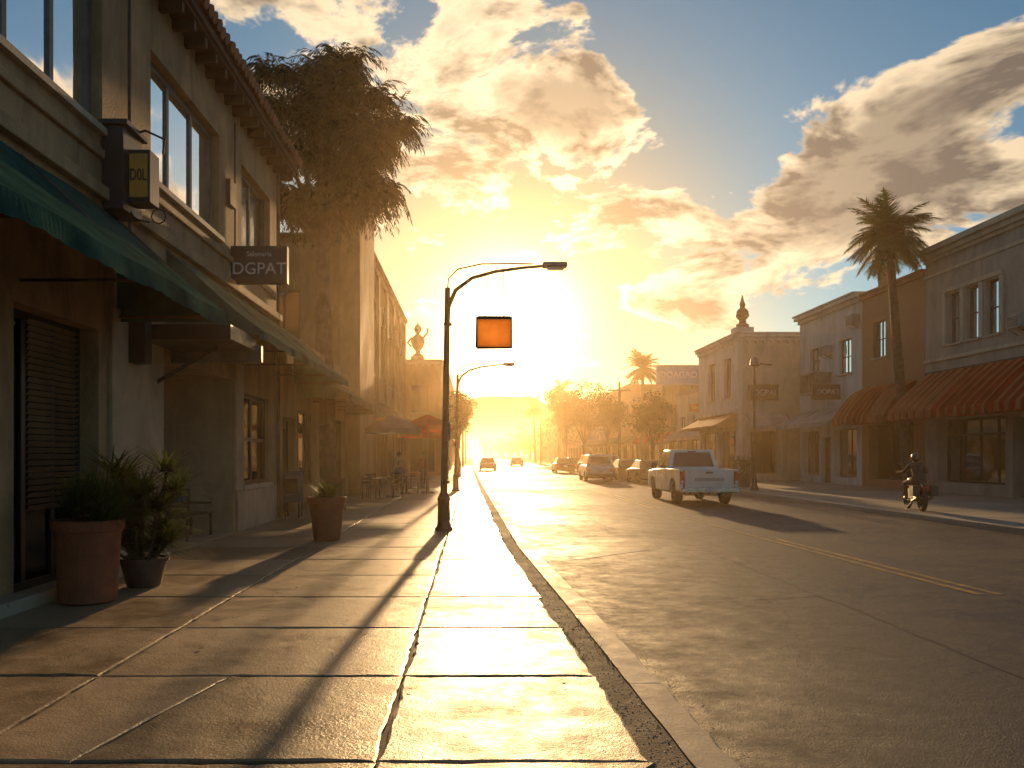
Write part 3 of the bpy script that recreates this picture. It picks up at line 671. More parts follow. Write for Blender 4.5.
street_lamp(-.6,17,True); street_lamp(-.72,35.5)
E=empty('street_lamp',(12.7,36,0)); mb=MB(); mb.lathe([(.2,0),(.18,.1),(.12,.3),(.1,.9),(.07,1.0)],(0,0,0),pole_metal,14); mb.tube([(0,0,.9),(0,0,5.6)],[.07,.05],pole_metal,10); mb.tube([(0,0,5.1),(-.0,0,5.5),(.3,0,5.7),(.8,0,5.65)],.035,pole_metal,8); mb.lathe([(.05,0),(.2,.05),(.16,.3),(.05,.42)],(0,0,5.6),metal_grey,12); mb.build('pole',E,smooth=True)
for x,y,h in ((12.9,70,8),(13,110,10),(12.9,150,10),(-1.2,105,9),(-1.2,150,9)):
    E=empty('utility_pole',(x,y,0)); mb=MB(); mb.tube([(0,0,0),(0,0,h)],[.15,.1],wood,8); mb.box(-1,1,-.06,.06,h-.8,h-.68,wood)
    for i in (-.8,0,.8): mb.tube([(i,0,h-.68),(i,0,h-.5)],.05,metal_grey,6)
    mb.build('pole',E)

# ------------------------------------------------------------ vegetation
def leaf_cloud(mb,c,r,n,s,m,droop=0,flat=.8):
    for i in range(n):
        a=Vector((random.gauss(0,1),random.gauss(0,1),random.gauss(0,1))); a.normalize(); a*=r*R()**.4; a.z*=flat
        p=Vector(c)+a; d=Vector((U(-1,1),U(-1,1),U(-1,.6)-droop)); d.normalize(); w=d.cross(Vector((U(-1,1),U(-1,1),U(-1,1)))).normalized(); l=s*U(.6,1.4)
        mb.poly([p,p+d*l*.5+w*l*.22,p+d*l,p+d*l*.5-w*l*.22],m)
def limbs(mb,base,H,spread,n,r0,m,cz):
    tips=[]
    for i in range(n):
        t=2*math.pi*i/n+U(-.4,.4); hgt=U(.35,1)
        e=Vector((base[0]+math.cos(t)*spread*U(.5,1),base[1]+math.sin(t)*spread*U(.5,1),cz+(H-cz)*hgt))
        s=Vector((base[0],base[1],cz)); mid=(s+e)/2+Vector((U(-.3,.3),U(-.3,.3),U(0,.5)))
        mb.tube([s-Vector((0,0,.3)),mid,e],[r0*.5,r0*.3,r0*.08],m,7); tips.append(e)
        for k in range(3):
            q=mid.lerp(e,U(0,.8)); e2=q+Vector((U(-1,1),U(-1,1),U(.1,1)))*spread*.4; mb.tube([q,e2],[r0*.18,r0*.04],m,5); tips.append(e2)
    return tips
def tree(name,x,y,H,cz,spread,lm,nl=9000,ls=.16,strand=False,r0=.22,n=8,clr=1.0,squash=.8):
    E=empty(name,(x,y,0)); mb=MB()
    mb.tube([(0,0,-.05),(.06,.03,cz*.4),(-.05,0,cz*.8),(0,0,cz)],[r0*1.5,r0,r0*.85,r0*.75],bark,12)
    if strand:   # explicit limb layout: two stacked crown masses
        tips=[]
        for (ax,ay,az_) in ((-2.2,.5,12.6),(-1.4,-.8,14.0),(-.4,.6,14.9),(.7,-.4,14.6),(1.6,.6,13.7),(2.2,-.3,12.6),(-2.4,-.6,11.3),(-1.1,.9,12.4),(.3,-1.0,13.2),(.9,1.0,12.2),(1.5,-.8,11.4),(-.3,0,11.4),(1.7,.5,10.3),(.6,-.6,10.0),(-.9,-.5,10.3),(.2,.9,13.9),(-1.7,.1,13.3),(1.1,0,10.9)):
            e=Vector((ax+U(-.3,.3),ay+U(-.3,.3),az_+U(-.25,.25))); s0=Vector((0,0,cz-.6)); mid=(s0+e)/2+Vector((U(-.3,.3),U(-.3,.3),U(-.1,.4)))
            mb.tube([s0,mid,e],[r0*.42,r0*.24,r0*.07],bark,7); tips.append(e)
            e2=mid.lerp(e,.6)+Vector((U(-.8,.8),U(-.8,.8),U(-.3,.6))); mb.tube([mid.lerp(e,.5),e2],[r0*.14,r0*.05],bark,5); tips.append(e2)
    else: tips=limbs(mb,(0,0),H,spread*.8,n,r0,bark,cz)
    mb.build('trunk',E,smooth=True)
    mb=MB(); ex=0 if strand else 6; per=nl//(len(tips)+ex); extra=[Vector((U(-.4,.4)*spread,U(-.4,.4)*spread,U(cz+.3*(H-cz),H))) for _ in range(ex)]
    for t in tips+extra:
        if strand:
            for k in range(max(1,per//32)):
                a=Vector((random.gauss(0,1),random.gauss(0,1),random.gauss(0,.6))).normalized()
                q=t+a*clr*.2*R(); v=Vector((a.x,a.y,U(-.2,1.3))).normalized(); L=U(.8,1.7)*clr
                for j in range(16):
                    v=(v+Vector((0,0,-.13))).normalized(); q2=q+v*L/16; kk=1-.5*j/16
                    for sd_ in (-1,1):
                        w0=v.cross(Vector((0,0,1))); w0=w0.normalized() if w0.length>.05 else Vector((1,0,0))
                        dd=(w0*sd_*U(.4,1)+v*U(.5,1.2)+Vector((0,0,-U(.1,.8)))).normalized(); w=dd.cross(Vector((U(-1,1),U(-1,1),.3))).normalized(); l=ls*U(.6,1.3)*kk
                        mb.poly([q,q+dd*l*.5+w*l*.075,q+dd*l,q+dd*l*.5-w*l*.075],lm)
                    q=q2
        else: leaf_cloud(mb,t,clr*U(.6,1.2),per,ls,lm,.2,squash)
    mb.build('crown',E,recalc=False); return E
tree('pepper_tree',-5.0,27,15.6,9.0,3.3,leaf_feather,76000,.40,True,.3,11,1.0)
tree('street_tree',-.95,58,6.0,2.2,1.0,leaf_gold,4500,.2,False,.1,6,.55)
tree('street_tree',-1.6,80,7.5,2.6,1.8,leaf_gold,4000,.3,False,.15,6,.9)
tree('street_tree',14.2,84,8.5,3,2.2,leaf_dark,5000,.28,False,.15,7,1.0)
tree('street_tree',14.0,100,10.5,3.2,2.8,leaf_dark,5000,.32,False,.18,7,1.2)
tree('street_tree',14.4,125,11.5,3.2,3.2,leaf_dark,5000,.4,False,.18,7,1.4)
tree('street_tree',14.0,62,6.2,2.2,1.5,leaf_dark,4500,.22,False,.12,7,.7)
def palm(x,y,H,lean,rc,nf=46,seed=1,r0=.2):
    random.seed(seed); E=empty('palm_tree',(x,y,0)); mb=MB(); n=26; P=[];Rr=[]
    for i in range(n+1):
        t=i/n; P.append((lean*(t**1.1),.1*math.sin(t*3),H*t)); Rr.append((r0*(1-.4*t)+(r0*.4 if i==0 else 0))*(1+.07*(i%2)))
    mb.tube(P,Rr,bark,12); top=Vector(P[-1])
    for i in range(60):
        t=U(0,6.28); z=U(-1.1,.1); mb.tube([top+Vector((0,0,z)),top+Vector((math.cos(t)*.33,math.sin(t)*.33,z+U(-.35,.15)))],[.04,.015],bark,4)
    mb.build('trunk',E,smooth=True); mb=MB()
    for f in range(nf):
        t=f*2.4+U(-.2,.2); up=U(-.6,1.35); L=rc*U(.85,1.15); d=Vector((math.cos(t)*math.cos(up),math.sin(t)*math.cos(up),math.sin(up)))
        prev=top.copy(); side=Vector((-math.sin(t),math.cos(t),0)); m=18; v=d.copy()
        for j in range(m):
            v=(v+Vector((0,0,-.05-.03*(up>0)))).normalized(); q=prev+v*L/m
            mb.poly([prev-side*.014,prev+side*.014,q+side*.01,q-side*.01],leaf_palm)
            k=(j+1)/m; ll=rc*.36*math.sin(math.pi*min(1,.18+k*.8))*U(.8,1.15)
            for s in (-1,1):
                for h in (0,.33,.66):
                    b=prev.lerp(q,h); dd=(side*s*U(.8,1.1)+v*.8+Vector((0,0,U(-.5,.05)))).normalized(); w=v*.026*rc/1.8
                    mb.poly([b-w,b+w,b+dd*ll],leaf_palm)
            prev=q
    mb.build('fronds',E,recalc=False); random.seed(seed+50); return E
palm(19.4,35.5,11.3,-.9,2.15,62,3,.24)
palm(19.0,89,11.3,0,2.6,44,4,.28); palm(15.2,140,13,.4,3,34,5,.3); palm(13.8,175,12,-.3,3,34,6,.3)
mb=MB()
def mass(x,y,r,h,n,ls):
    mb.tube([(x,y,0),(x,y,h*.5)],[r*.08,r*.05],bark,6)
    for k in range(8): leaf_cloud(mb,(x+U(-r,r)*.6,y+U(-r,r)*.6,h*U(.4,.95)),r*U(.3,.6),n//8,ls,leaf_dark if R()<.6 else leaf_gold,.1,.8)
for i in range(26):
    y=150+i*16; mass(12.5+U(1,8)+(i%3)*2,y,U(3,5),U(7,13),420,.7)
    mass(-6-U(0,6),y,U(3,5),U(6,11),320,.7)
for i in range(40): mass(U(-120,160),U(480,620),U(6,11),U(9,17),240,1.6)
mb.build('distant_trees',recalc=False)
def blades(mb,c,n,L,w,m,spread=1.0,up=.6,seg=5,curve=.16):
    for i in range(n):
        t=U(0,6.28); e=up+U(-.45,.5); v=Vector((math.cos(t)*math.cos(e)*spread,math.sin(t)*math.cos(e)*spread,math.sin(e))).normalized()
        l=L*U(.6,1.1); p=Vector(c)+Vector((U(-.06,.06),U(-.06,.06),0)); s=Vector((-math.sin(t),math.cos(t),0)); ww=w*U(.7,1.2)
        for j in range(seg):
            v=(v+Vector((0,0,-curve))).normalized(); q=p+v*l/seg; a=ww*(1-j/seg)**.7; b=ww*(1-(j+1)/seg)**.7
            mb.poly([p-s*a,p+s*a,q+s*b,q-s*b],m); p=q
def pot(name,x,y,r,h,m,plant,taper=.72):
    E=empty(name,(x,y,0)); mb=MB()
    mb.lathe([(r*taper*.9,0),(r*taper,.02),(r*.97,h*.86),(r*1.06,h*.87),(r*1.08,h*.99),(r*1.02,h),(r*.92,h*.985),(r*.9,h*.93)],(0,0,0),m,32); mb.build('pot',E,smooth=True)
    mb=MB(); mb.lathe([(r*.88,0),(r*.5,.03),(.01,.04)],(0,0,h*.9),soil,20); mb.build('soil',E)
    mb=MB(); plant(mb,h*.92); mb.build('plant',E,recalc=False); return E
def fern(mb,h):
    blades(mb,(0,0,h),420,.50,.011,leaf_plant,1,.8)
    for k in range(4): blades(mb,(U(-.16,.16),U(-.16,.16),h),90,.36,.010,leaf_plant,1,.9)
def yucca(mb,h):
    for k in range(22):
        c=(U(-.34,.34),U(-.34,.34),h+U(.05,1.1)); mb.tube([(c[0]*.3,c[1]*.3,h-.05),c],.02,bark,5); blades(mb,c,120,.60,.014,leaf_plant,1,.5,5,.13)
def bushy(mb,h):
    for k in range(8): blades(mb,(U(-.22,.22),U(-.22,.22),h+U(-.02,.25)),150,.52,.013,leaf_plant,1,.95,5,.18)
def smallbush(mb,h):
    for k in range(3): blades(mb,(U(-.1,.1),U(-.1,.1),h+U(-.02,.05)),90,.35,.012,leaf_plant,1,.85,4,.2)
pot('potted_plant',-2.72,15,.34,.82,pot_red,fern)
pot('potted_plant',-4.2,8.75,.35,.9,pot_red,bushy,.85)
pot('potted_plant',-4.0,9.75,.28,.36,pot_dark,yucca,.7)
pot('potted_plant',13.6,40,.4,.7,pot_dark,lambda mb,h:(leaf_cloud(mb,(0,0,h+.45),.6,900,.12,leaf_plant),None)[1])
E=empty('bench',(-5.35,15.2,.02)); mb=MB()
for i in range(4): mb.box(-.25+.12*i,-.16+.12*i,-.75,.75,.43,.46,wood)
for i in range(3): mb.box(-.31+.0,-.28,-.75,.75,.55+.13*i,.64+.13*i,mat('bench_slat_%d'%i,((.3,.06,.04),(.05,.09,.2),(.35,.24,.06))[i],.6,.3,8,.1,30))
for y in (-.65,.65): mb.box(-.26,-.2,y-.03,y+.03,0,.43,frame_dark); mb.box(.15,.2,y-.03,y+.03,0,.43,frame_dark); mb.box(-.28,-.24,y-.03,y+.03,.43,.92,frame_dark); mb.box(-.24,.2,y-.03,y+.03,.62,.66,frame_dark)
mb.build('frame_and_slats',E,bevel=.006)
# doorway clutter: newspaper box and folding board sign
E=empty('newspaper_box',(-4.6,20.6,0)); mb=MB(); mb.box(-.22,.22,-.2,.2,.38,1.05,canvas_blue); mb.extr([(-.2,1.05),(.2,1.05),(.1,1.18),(-.1,1.18)],-.22,.22,canvas_blue); mb.box(-.16,.16,-.215,-.203,.62,1.0,carglass)
for a in (-.18,.18):
    for b in (-.16,.16): mb.box(a-.02,a+.02,b-.02,b+.02,0,.38,frame_dark)
mb.build('box_body',E,bevel=.01)
E=empty('sandwich_board_sign',(-3.9,22.6,0)); mb=MB()
for s in (-1,1): mb.poly([(-.28,s*.26,0),(.28,s*.26,0),(.28,s*.03,.95),(-.28,s*.03,.95)],wood); mb.poly([(-.23,s*.235,.1),(.23,s*.235,.1),(.23,s*.055,.85),(-.23,s*.055,.85)],frame_dark)
for a in (-.28,.28):
    for s in (-1,1): mb.tube([(a,s*.26,0),(a,s*.03,.97)],.016,wood,6)
mb.build('boards',E)
def parasol(x,y,h,r,m):
    E=empty('parasol',(x,y,0)); mb=MB(); n=8
    for i in range(n):
        a=2*math.pi*i/n; b=2*math.pi*(i+1)/n
        for (r0,z0),(r1,z1) in (((0.0,h),(.5*r,h-.2)),((.5*r,h-.2),(r,h-.5))):
            mb.poly([(math.cos(a)*r0,math.sin(a)*r0,z0),(math.cos(b)*r0,math.sin(b)*r0,z0),(math.cos(b)*r1,math.sin(b)*r1,z1),(math.cos(a)*r1,math.sin(a)*r1,z1)],m)
        mb.poly([(math.cos(a)*r,math.sin(a)*r,h-.5),(math.cos(b)*r,math.sin(b)*r,h-.5),(math.cos(b)*r,math.sin(b)*r,h-.68),(math.cos(a)*r,math.sin(a)*r,h-.68)],m)
    mb.build('canopy',E,recalc=False); mb=MB(); mb.tube([(0,0,0),(0,0,h+.08)],.025,metal_grey,8); mb.lathe([(.28,0),(.28,.06),(.06,.12),(.04,.3)],(0,0,0),metal_grey,16)
    for i in range(n): a=2*math.pi*i/n; mb.tube([(0,0,h-.02),(math.cos(a)*r*.98,math.sin(a)*r*.98,h-.52)],.01,metal_grey,4)
    mb.build('stand',E)
parasol(-1.85,33.5,3.3,1.05,canvas_red); parasol(-2.3,38,3.1,1.2,canvas_red); parasol(-3.0,30.5,3.1,1.1,canvas_blue)
def table(x,y):
    E=empty('cafe_table',(x,y,0)); mb=MB(); mb.lathe([(.38,.72),(.38,.75)],(0,0,0),wood,20); mb.tube([(0,0,0),(0,0,.72)],.03,frame_dark,8); mb.lathe([(.25,0),(.22,.03)],(0,0,0),frame_dark,14); mb.build('table',E)
def chair(x,y,r):
    E=empty('cafe_chair',(x,y,0)); E.rotation_euler=(0,0,r); mb=MB(); mb.box(-.2,.2,-.2,.2,.43,.46,wood)
    for a in (-.18,.18):
        mb.tube([(a,-.18,0),(a,-.18,.9)],.014,frame_dark,6); mb.tube([(a,.18,0),(a,.18,.44)],.014,frame_dark,6)
    for z in (.62,.74,.86): mb.box(-.18,.18,-.19,-.17,z-.03,z+.03,wood)
    mb.build('chair',E)
for tx,ty in ((-2.7,33),(-3.4,29.6),(-2.9,38)):
    table(tx,ty)
    for a in (0,2.1,4.2): chair(tx+.65*math.cos(a),ty+.65*math.sin(a),a+math.pi/2)
for y in (24.2,26.4):
    pot('potted_plant',-4.4,y,.22,.45,pot_dark,smallbush)

# ------------------------------------------------------------ people
skin=mat('skin',(.38,.22,.15),.6,.08,6,.1,40); hairm=mat('hair',(.03,.018,.01),.6,.2,20,.2,60)
def skinmesh(name,V,Ed,Rd,par,m,root=0):
    me=bpy.data.meshes.new(name); me.from_pydata(V,Ed,[]); o=bpy.data.objects.new(name,me); sc.collection.objects.link(o); o.parent=par; me.materials.append(m)
    sk_=o.modifiers.new('skin','SKIN'); d=me.skin_vertices[0].data
    for i,r_ in enumerate(Rd): d[i].radius=(r_,r_) if isinstance(r_,(int,float)) else r_
    d[root].use_root=True; sk_.use_smooth_shade=True
    sb=o.modifiers.new('sub','SUBSURF'); sb.levels=1; sb.render_levels=2
    return o
def hand(mb,p,d,s):
    p=Vector(p); d=Vector(d).normalized(); a=Vector((0,1,0))
    if abs(d.y)>.8: a=Vector((0,0,1))
    sd_=d.cross(a).normalized(); a=sd_.cross(d).normalized()
    mb.tube([p,p+d*.05,p+d*.09],[.028,.038,.034],skin,8)
    for k,l in enumerate((.065,.078,.072,.055)):
        b=p+d*.085+a*(.024-.016*k); mb.tube([b,b+d*l*.5+sd_*s*.006,b+d*l+sd_*s*.02],[.009,.009,.006],skin,5)
    b=p+d*.03+a*.032; mb.tube([b,b+d*.03+a*.022,b+d*.06+a*.028],[.011,.010,.007],skin,5)
def person(name,x,y,rot,H=1.72,shirt=(.3,.1,.06),pants=(.04,.05,.08),walk=.0,seated=False,z0=0):
    E=empty(name,(x,y,z0)); E.rotation_euler=(0,0,rot); k=H/1.72; cm=mat(name+'_shirt',shirt,.85,.2,6,.3,30); pm_=mat(name+'_trousers',pants,.9,.2,6,.3,30)
    hz=.93*k if not seated else .55
    top=[(0,0,hz),(0,.01,hz+.2*k),(0,0,hz+.38*k),(0,0,hz+.48*k),(0,.01,hz+.55*k)]; Rd=[(.15*k,.11*k),(.13*k,.10*k),(.165*k,.115*k),(.12*k,.09*k),(.055*k,.055*k)]; Ed=[(0,1),(1,2),(2,3),(3,4)]
    V=list(top); hands=[]
    for s in (-1,1):
        i=len(V); sh=(s*.18*k,0,hz+.47*k)
        if seated: el=(s*.24*k,.08,hz+.2*k); wr=(s*.17*k,.32,hz+.2*k)
        else: el=(s*.25*k,-.02+s*walk*.4,hz+.18*k); wr=(s*.26*k,.06+s*walk*.9,hz-.06*k)
        V+=[sh,el,wr]; Rd+=[.062*k,.045*k,.033*k]; Ed+=[(3,i),(i,i+1),(i+1,i+2)]; hands.append((wr,Vector(wr)-Vector(el),s))
    skinmesh('torso_and_arms',V,Ed,Rd,E,cm)
    V=[(0,0,hz+.03)]; Rd=[(.155*k,.115*k)]; Ed=[]; feet=[]
    for s in (-1,1):
        i=len(V)
        if seated: P=[(s*.10,.04,hz-.03),(s*.13,.44,hz-.04),(s*.13,.42,.1)]
        else: P=[(s*.095*k,0,hz-.08*k),(s*.10*k,.03-s*walk*.6,.49*k),(s*.10*k,-.02-s*walk*1.2,.09*k)]
        V+=P; Rd+=[.092*k,.062*k,.045*k]; Ed+=[(0,i),(i,i+1),(i+1,i+2)]; feet.append(P[-1])
    skinmesh('legs',V,Ed,Rd,E,pm_)
    mb=MB()
    for wr,d,s in hands: hand(mb,wr,d,s)
    hzz=hz+.68*k
    mb.lathe([(.03,-.125),(.06,-.11),(.078,-.05),(.083,.02),(.072,.08),(.04,.115),(.01,.12)],(0,.015,hzz),skin,18,.92,1.12)
    mb.tube([(0,.01,hz+.5*k),(0,.01,hzz-.06)],.05*k,skin,10)
    mb.tube([(0,.10,hzz+.015),(0,.125,hzz-.015),(0,.105,hzz-.025)],[.008,.013,.008],skin,6); mb.box(-.022,.022,.098,.104,hzz-.062,hzz-.052,pot_red)
    for s in (-1,1): mb.lathe([(.004,-.006),(.009,0),(.004,.006)],(s*.03,.098,hzz+.012),hairm,8); mb.lathe([(.006,-.028),(.014,0),(.008,.028)],(s*.08,.01,hzz),skin,8,.5,1)
    mb.build('head_and_hands',E,smooth=True)
    mb=MB(); mb.lathe([(.080,-.06),(.088,.0),(.086,.06),(.062,.11),(.02,.135)],(0,-.008,hzz+.01),hairm,18,.98,1.1)
    mb.build('hair',E,smooth=True)
    mb=MB()
    for fx,fy,fz in feet: mb.tube([(fx,fy-.06,.045),(fx,fy+.05,.05),(fx,fy+.17,.03)],[.045,.048,.03],frame_dark,8)
    mb.build('shoes',E,smooth=True)
    return E
person('pedestrian',-3.3,36.2,.3,1.74,(.35,.28,.2),(.05,.06,.10),.12)
person('pedestrian',-2.5,41.0,2.9,1.68,(.30,.05,.04),(.03,.03,.035),.10)
person('seated_customer',-2.7+.65*math.cos(2.1),33+.65*math.sin(2.1),2.1+math.pi/2,1.70,(.12,.16,.22),(.06,.05,.04),0,True)
person('pedestrian',-1.6,49.0,3.3,1.75,(.2,.2,.2),(.05,.05,.06),.14)

# ------------------------------------------------------------ vehicles
def arch(cy,r,z0,n=10):
    return [(cy+r*math.cos(math.pi-math.pi*i/n),z0+r*math.sin(math.pi*i/n)*1.0) for i in range(n+1)]
def wheel(mb,x,y,r,w,side):
    prof=[(r*.62,-w/2),(r*.93,-w/2),(r,-w/2+.03),(r,w/2-.03),(r*.93,w/2),(r*.62,w/2)]
    n=28; base=len(mb.v); mi=mb.mi(rubber)
    for rr,xx in prof:
        for q in range(n): t=6.28318*q/n; mb.v.append((x+xx,y+rr*math.cos(t),r+rr*math.sin(t)))
    for j in range(len(prof)-1):
        for q in range(n): A=base+j*n+q; B=base+j*n+(q+1)%n; mb.f.append((A,B,B+n,A+n)); mb.m.append(mi)
    xo=x+side*(w/2-.05)
    for q in range(n):
        t=6.28318*q/n; t2=6.28318*(q+1)/n; mm=chrome if (q//2)%2 else metal_grey
        mb.poly([(xo,y,r),(xo-side*.02*(q//2%2),y+r*.63*math.cos(t),r+r*.63*math.sin(t)),(xo-side*.02*(q//2%2),y+r*.63*math.cos(t2),r+r*.63*math.sin(t2))],mm)
    xi=x-side*(w/2-.04); mb.poly([(xi,y+r*.63*math.cos(6.28318*q/n),r+r*.63*math.sin(6.28318*q/n)) for q in range(n)],rubber)
def greenhouse(E,y0,y1,ty0,ty1,z0,z1,w0,w1,pm,npil=1):
    mb=MB(); B=[(-w0,y0,z0),(w0,y0,z0),(w0,y1,z0),(-w0,y1,z0)]; T=[(-w1,ty0,z1),(w1,ty0,z1),(w1,ty1,z1),(-w1,ty1,z1)]
    i=len(mb.v); mb.v+=B+T; k=mb.mi(pm)
    for f in ((0,3,2,1),(4,5,6,7),(0,1,5,4),(1,2,6,5),(2,3,7,6),(3,0,4,7)): mb.f.append(tuple(i+j for j in f)); mb.m.append(k)
    mb.build('cabin',E,bevel=.05,seg=3,smooth=True)
    g=MB(); B=[Vector(p) for p in B]; T=[Vector(p) for p in T]
    def pane(a,b,c,d,u0,u1,v0,v1):
        n=(b-a).cross(d-a).normalized(); ctr=(a+b+c+d)/4
        if n.dot(ctr-Vector((0,(y0+y1)/2,z0)))<0: n=-n
        P=lambda u,v:(a.lerp(b,u)).lerp(d.lerp(c,u),v)+n*.006
        g.poly([P(u0,v0),P(u1,v0),P(u1,v1),P(u0,v1)],carglass)
    pane(B[0],B[1],T[1],T[0],.09,.91,.14,.86); pane(B[2],B[3],T[3],T[2],.07,.93,.08,.9)
    for a,b,c,d in ((B[1],B[2],T[2],T[1]),(B[3],B[0],T[0],T[3])):
        for q in range(npil+1):
            u0=.07+.86*q/(npil+1)+.015; u1=.07+.86*(q+1)/(npil+1)-.015; pane(a,b,c,d,u0,u1,.1,.87)
    g.build('windows',E,recalc=False)
def pickup(x,y,rot,pm):
    E=empty('pickup_truck',(x,y,RZ)); E.rotation_euler=(0,0,rot); r=.39; W=1.0
    mb=MB()
    prof=[(2.12,.42),(3.95,.42)]+arch(4.5,.48,.42)[0:]+[(5.35,.45),(5.5,.6),(5.48,1.0),(5.3,1.12),(4.2,1.2),(2.12,1.24)]
    mb.extr(prof,-W,W,pm)
    mb.build('front_body',E,bevel=.05,seg=3,smooth=True)
    mb=MB(); bp=[(.06,.5),(.62,.5)]+arch(1.12,.48,.45)+[(2.1,.45),(2.1,1.24),(.06,1.24)]
    mb.extr(bp,-W,-W+.12,pm); mb.extr(bp,W-.12,W,pm); mb.build('bed_sides',E,bevel=.03,seg=3,smooth=True)
    mb=MB(); mb.box(-W+.125,W-.125,.1,2.1,.62,.68,frame_dark); mb.box(-W+.13,W-.13,2.02,2.1,.68,1.2,frame_dark); mb.build('bed_floor',E)
    mb=MB(); mb.box(-.83,.83,.0,.07,.6,1.235,pm); mb.build('tailgate',E,bevel=.025,seg=3,smooth=True)
    mb=MB(); mb.box(-.66,.66,-.012,-.001,.72,1.08,pm); mb.box(-.12,.12,-.03,-.013,1.1,1.16,frame_dark); mb.box(-.5,.5,-.02,-.013,.84,.95,mat('badge_strip',(.35,.34,.32),.5,.1,5,0)); mb.build('tailgate_panel',E,bevel=.008)
    mb=MB()
    for s in (-1,1): mb.box(min(s*.845,s*.995),max(s*.845,s*.995),-.01,.055,.74,1.17,tail_red); mb.box(min(s*.86,s*.98),max(s*.86,s*.98),-.016,-.011,.76,.85,headlamp)
    mb.box(-.15,.15,2.29,2.32,1.84,1.88,tail_red)
    mb.build('tail_lamps',E,bevel=.012)
    mb=MB(); mb.box(-.99,.99,-.17,-.02,.43,.62,chrome); mb.box(-.99,.99,5.5,5.62,.45,.66,chrome); mb.build('bumpers',E,bevel=.04,seg=3,smooth=True)
    mb=MB(); mb.box(-.16,.16,-.182,-.172,.46,.58,plate); mb.box(-.05,.05,-.2,-.1,.36,.42,frame_dark); mb.build('number_plate',E)
    greenhouse(E,2.14,4.25,2.32,3.55,1.2,1.93,.96,.76,pm)
    mb=MB()
    for yy in (1.12,4.5):
        for s in (-1,1): wheel(mb,s*.84,yy,r,.26,s)
        mb.tube([(-.8,yy,r),(.8,yy,r)],.06,frame_dark,8); mb.lathe([(.05,-.14),(.15,-.05),(.15,.05),(.05,.14)],(0,yy,r),frame_dark,12)
    mb.build('wheels',E,smooth=True)
    mb=MB(); mb.tube([(.45,-.05,.38),(.45,1.8,.38)],.035,metal_grey,8); mb.box(-.75,.75,.1,5.3,.34,.5,frame_dark); mb.build('chassis',E)
    mb=MB()
    for s in (-1,1): mb.box(min(s*1.0,s*1.2),max(s*1.0,s*1.2),3.75,3.84,1.2,1.42,frame_dark); mb.box(min(s*.97,s*1.012),max(s*.97,s*1.012),2.8,2.95,1.06,1.1,chrome)
    mb.build('mirrors',E,bevel=.02)
    mb=MB()
    for s in (-1,1): mb.box(min(s*.6,s*.93),max(s*.6,s*.93),5.47,5.51,.75,.98,headlamp)
    mb.box(-.55,.55,5.48,5.515,.72,.98,frame_dark); mb.build('grille',E)
    return E
def car(name,x,y,rot,pm,suv=False):
    E=empty(name,(x,y,RZ)); E.rotation_euler=(0,0,rot); r=.36 if suv else .32; W=.93; zb=1.05 if suv else .92; H=1.75 if suv else 1.43
    mb=MB(); prof=[(.12,.32),(.45,.3)]+arch(.95,r+.07,.3)+arch(3.65,r+.07,.3)+[(4.35,.3),(4.48,.45),(4.45,.72),(4.2,zb-.12),(3.3,zb),(.2,zb+.02),(.02,zb-.12),(0,.55)]
    mb.extr(prof,-W,W,pm); mb.build('body',E,bevel=.07,seg=3,smooth=True)
    if suv: greenhouse(E,.08,3.5,.35,2.75,zb-.02,H,.88,.68,pm,2)
    else: greenhouse(E,.45,3.45,1.15,2.65,zb-.02,H,.86,.64,pm,1)
    mb=MB()
    for yy in (.95,3.65):
        for s in (-1,1): wheel(mb,s*.82,yy,r,.22,s)
        mb.tube([(-.8,yy,r),(.8,yy,r)],.05,frame_dark,8)
    mb.box(-.7,.7,.2,4.3,.22,.33,frame_dark); mb.build('wheels',E,smooth=True)
    mb=MB()
    for s in (-1,1): mb.box(min(s*.6,s*.9),max(s*.6,s*.9),-.02,.05,.66,.86,tail_red); mb.box(min(s*.55,s*.88),max(s*.55,s*.88),4.4,4.49,.58,.74,headlamp); mb.box(min(s*.92,s*1.08),max(s*.92,s*1.08),3.0,3.08,zb-.02,zb+.14,pm)
    mb.box(-.2,.2,-.03,.0,.6,.72,plate); mb.box(-.86,.86,-.06,.05,.34,.5,frame_dark if suv else pm); mb.box(-.4,.4,4.46,4.5,.42,.7,frame_dark); mb.build('lamps_and_trim',E,bevel=.015)
    return E
pickup(8.1,27.3,-.02,paint_white)
car('sport_utility_vehicle',8.35,52,-.02,paint_white,True)
car('parked_car',10.9,47.5,0,paint_tan); car('parked_car',10.9,54.5,0,paint_dark); car('parked_car',10.9,63,0,paint_silver,True); car('parked_car',10.9,72,0,paint_tan,True)
car('car',8.9,76,0,paint_dark); car('parked_car',10.9,84,0,paint_red); car('parked_car',1.75,92,math.pi,paint_dark); car('car',6.8,120,0,paint_silver)
ML=(12.85,23.2,0); MR_=math.radians(-14)
E=empty('motorcycle',ML); E.rotation_euler=(0,0,MR_); mb=MB()
def ring(cy,r,w): mb.tube([(0,cy+r*math.cos(t*6.28318/24),r+w+r*math.sin(t*6.28318/24)) for t in range(25)],w,rubber,8,False)
ring(-.7,.27,.07); ring(.72,.29,.06)
for cy in (-.7,.72):
    for t in range(10): a=t*.628; mb.tube([(0,cy,.34),(0,cy+.26*math.cos(a),.34+.26*math.sin(a))],.008,metal_grey,4)
    mb.tube([(-.09,cy,.34),(.09,cy,.34)],.05,metal_grey,8)
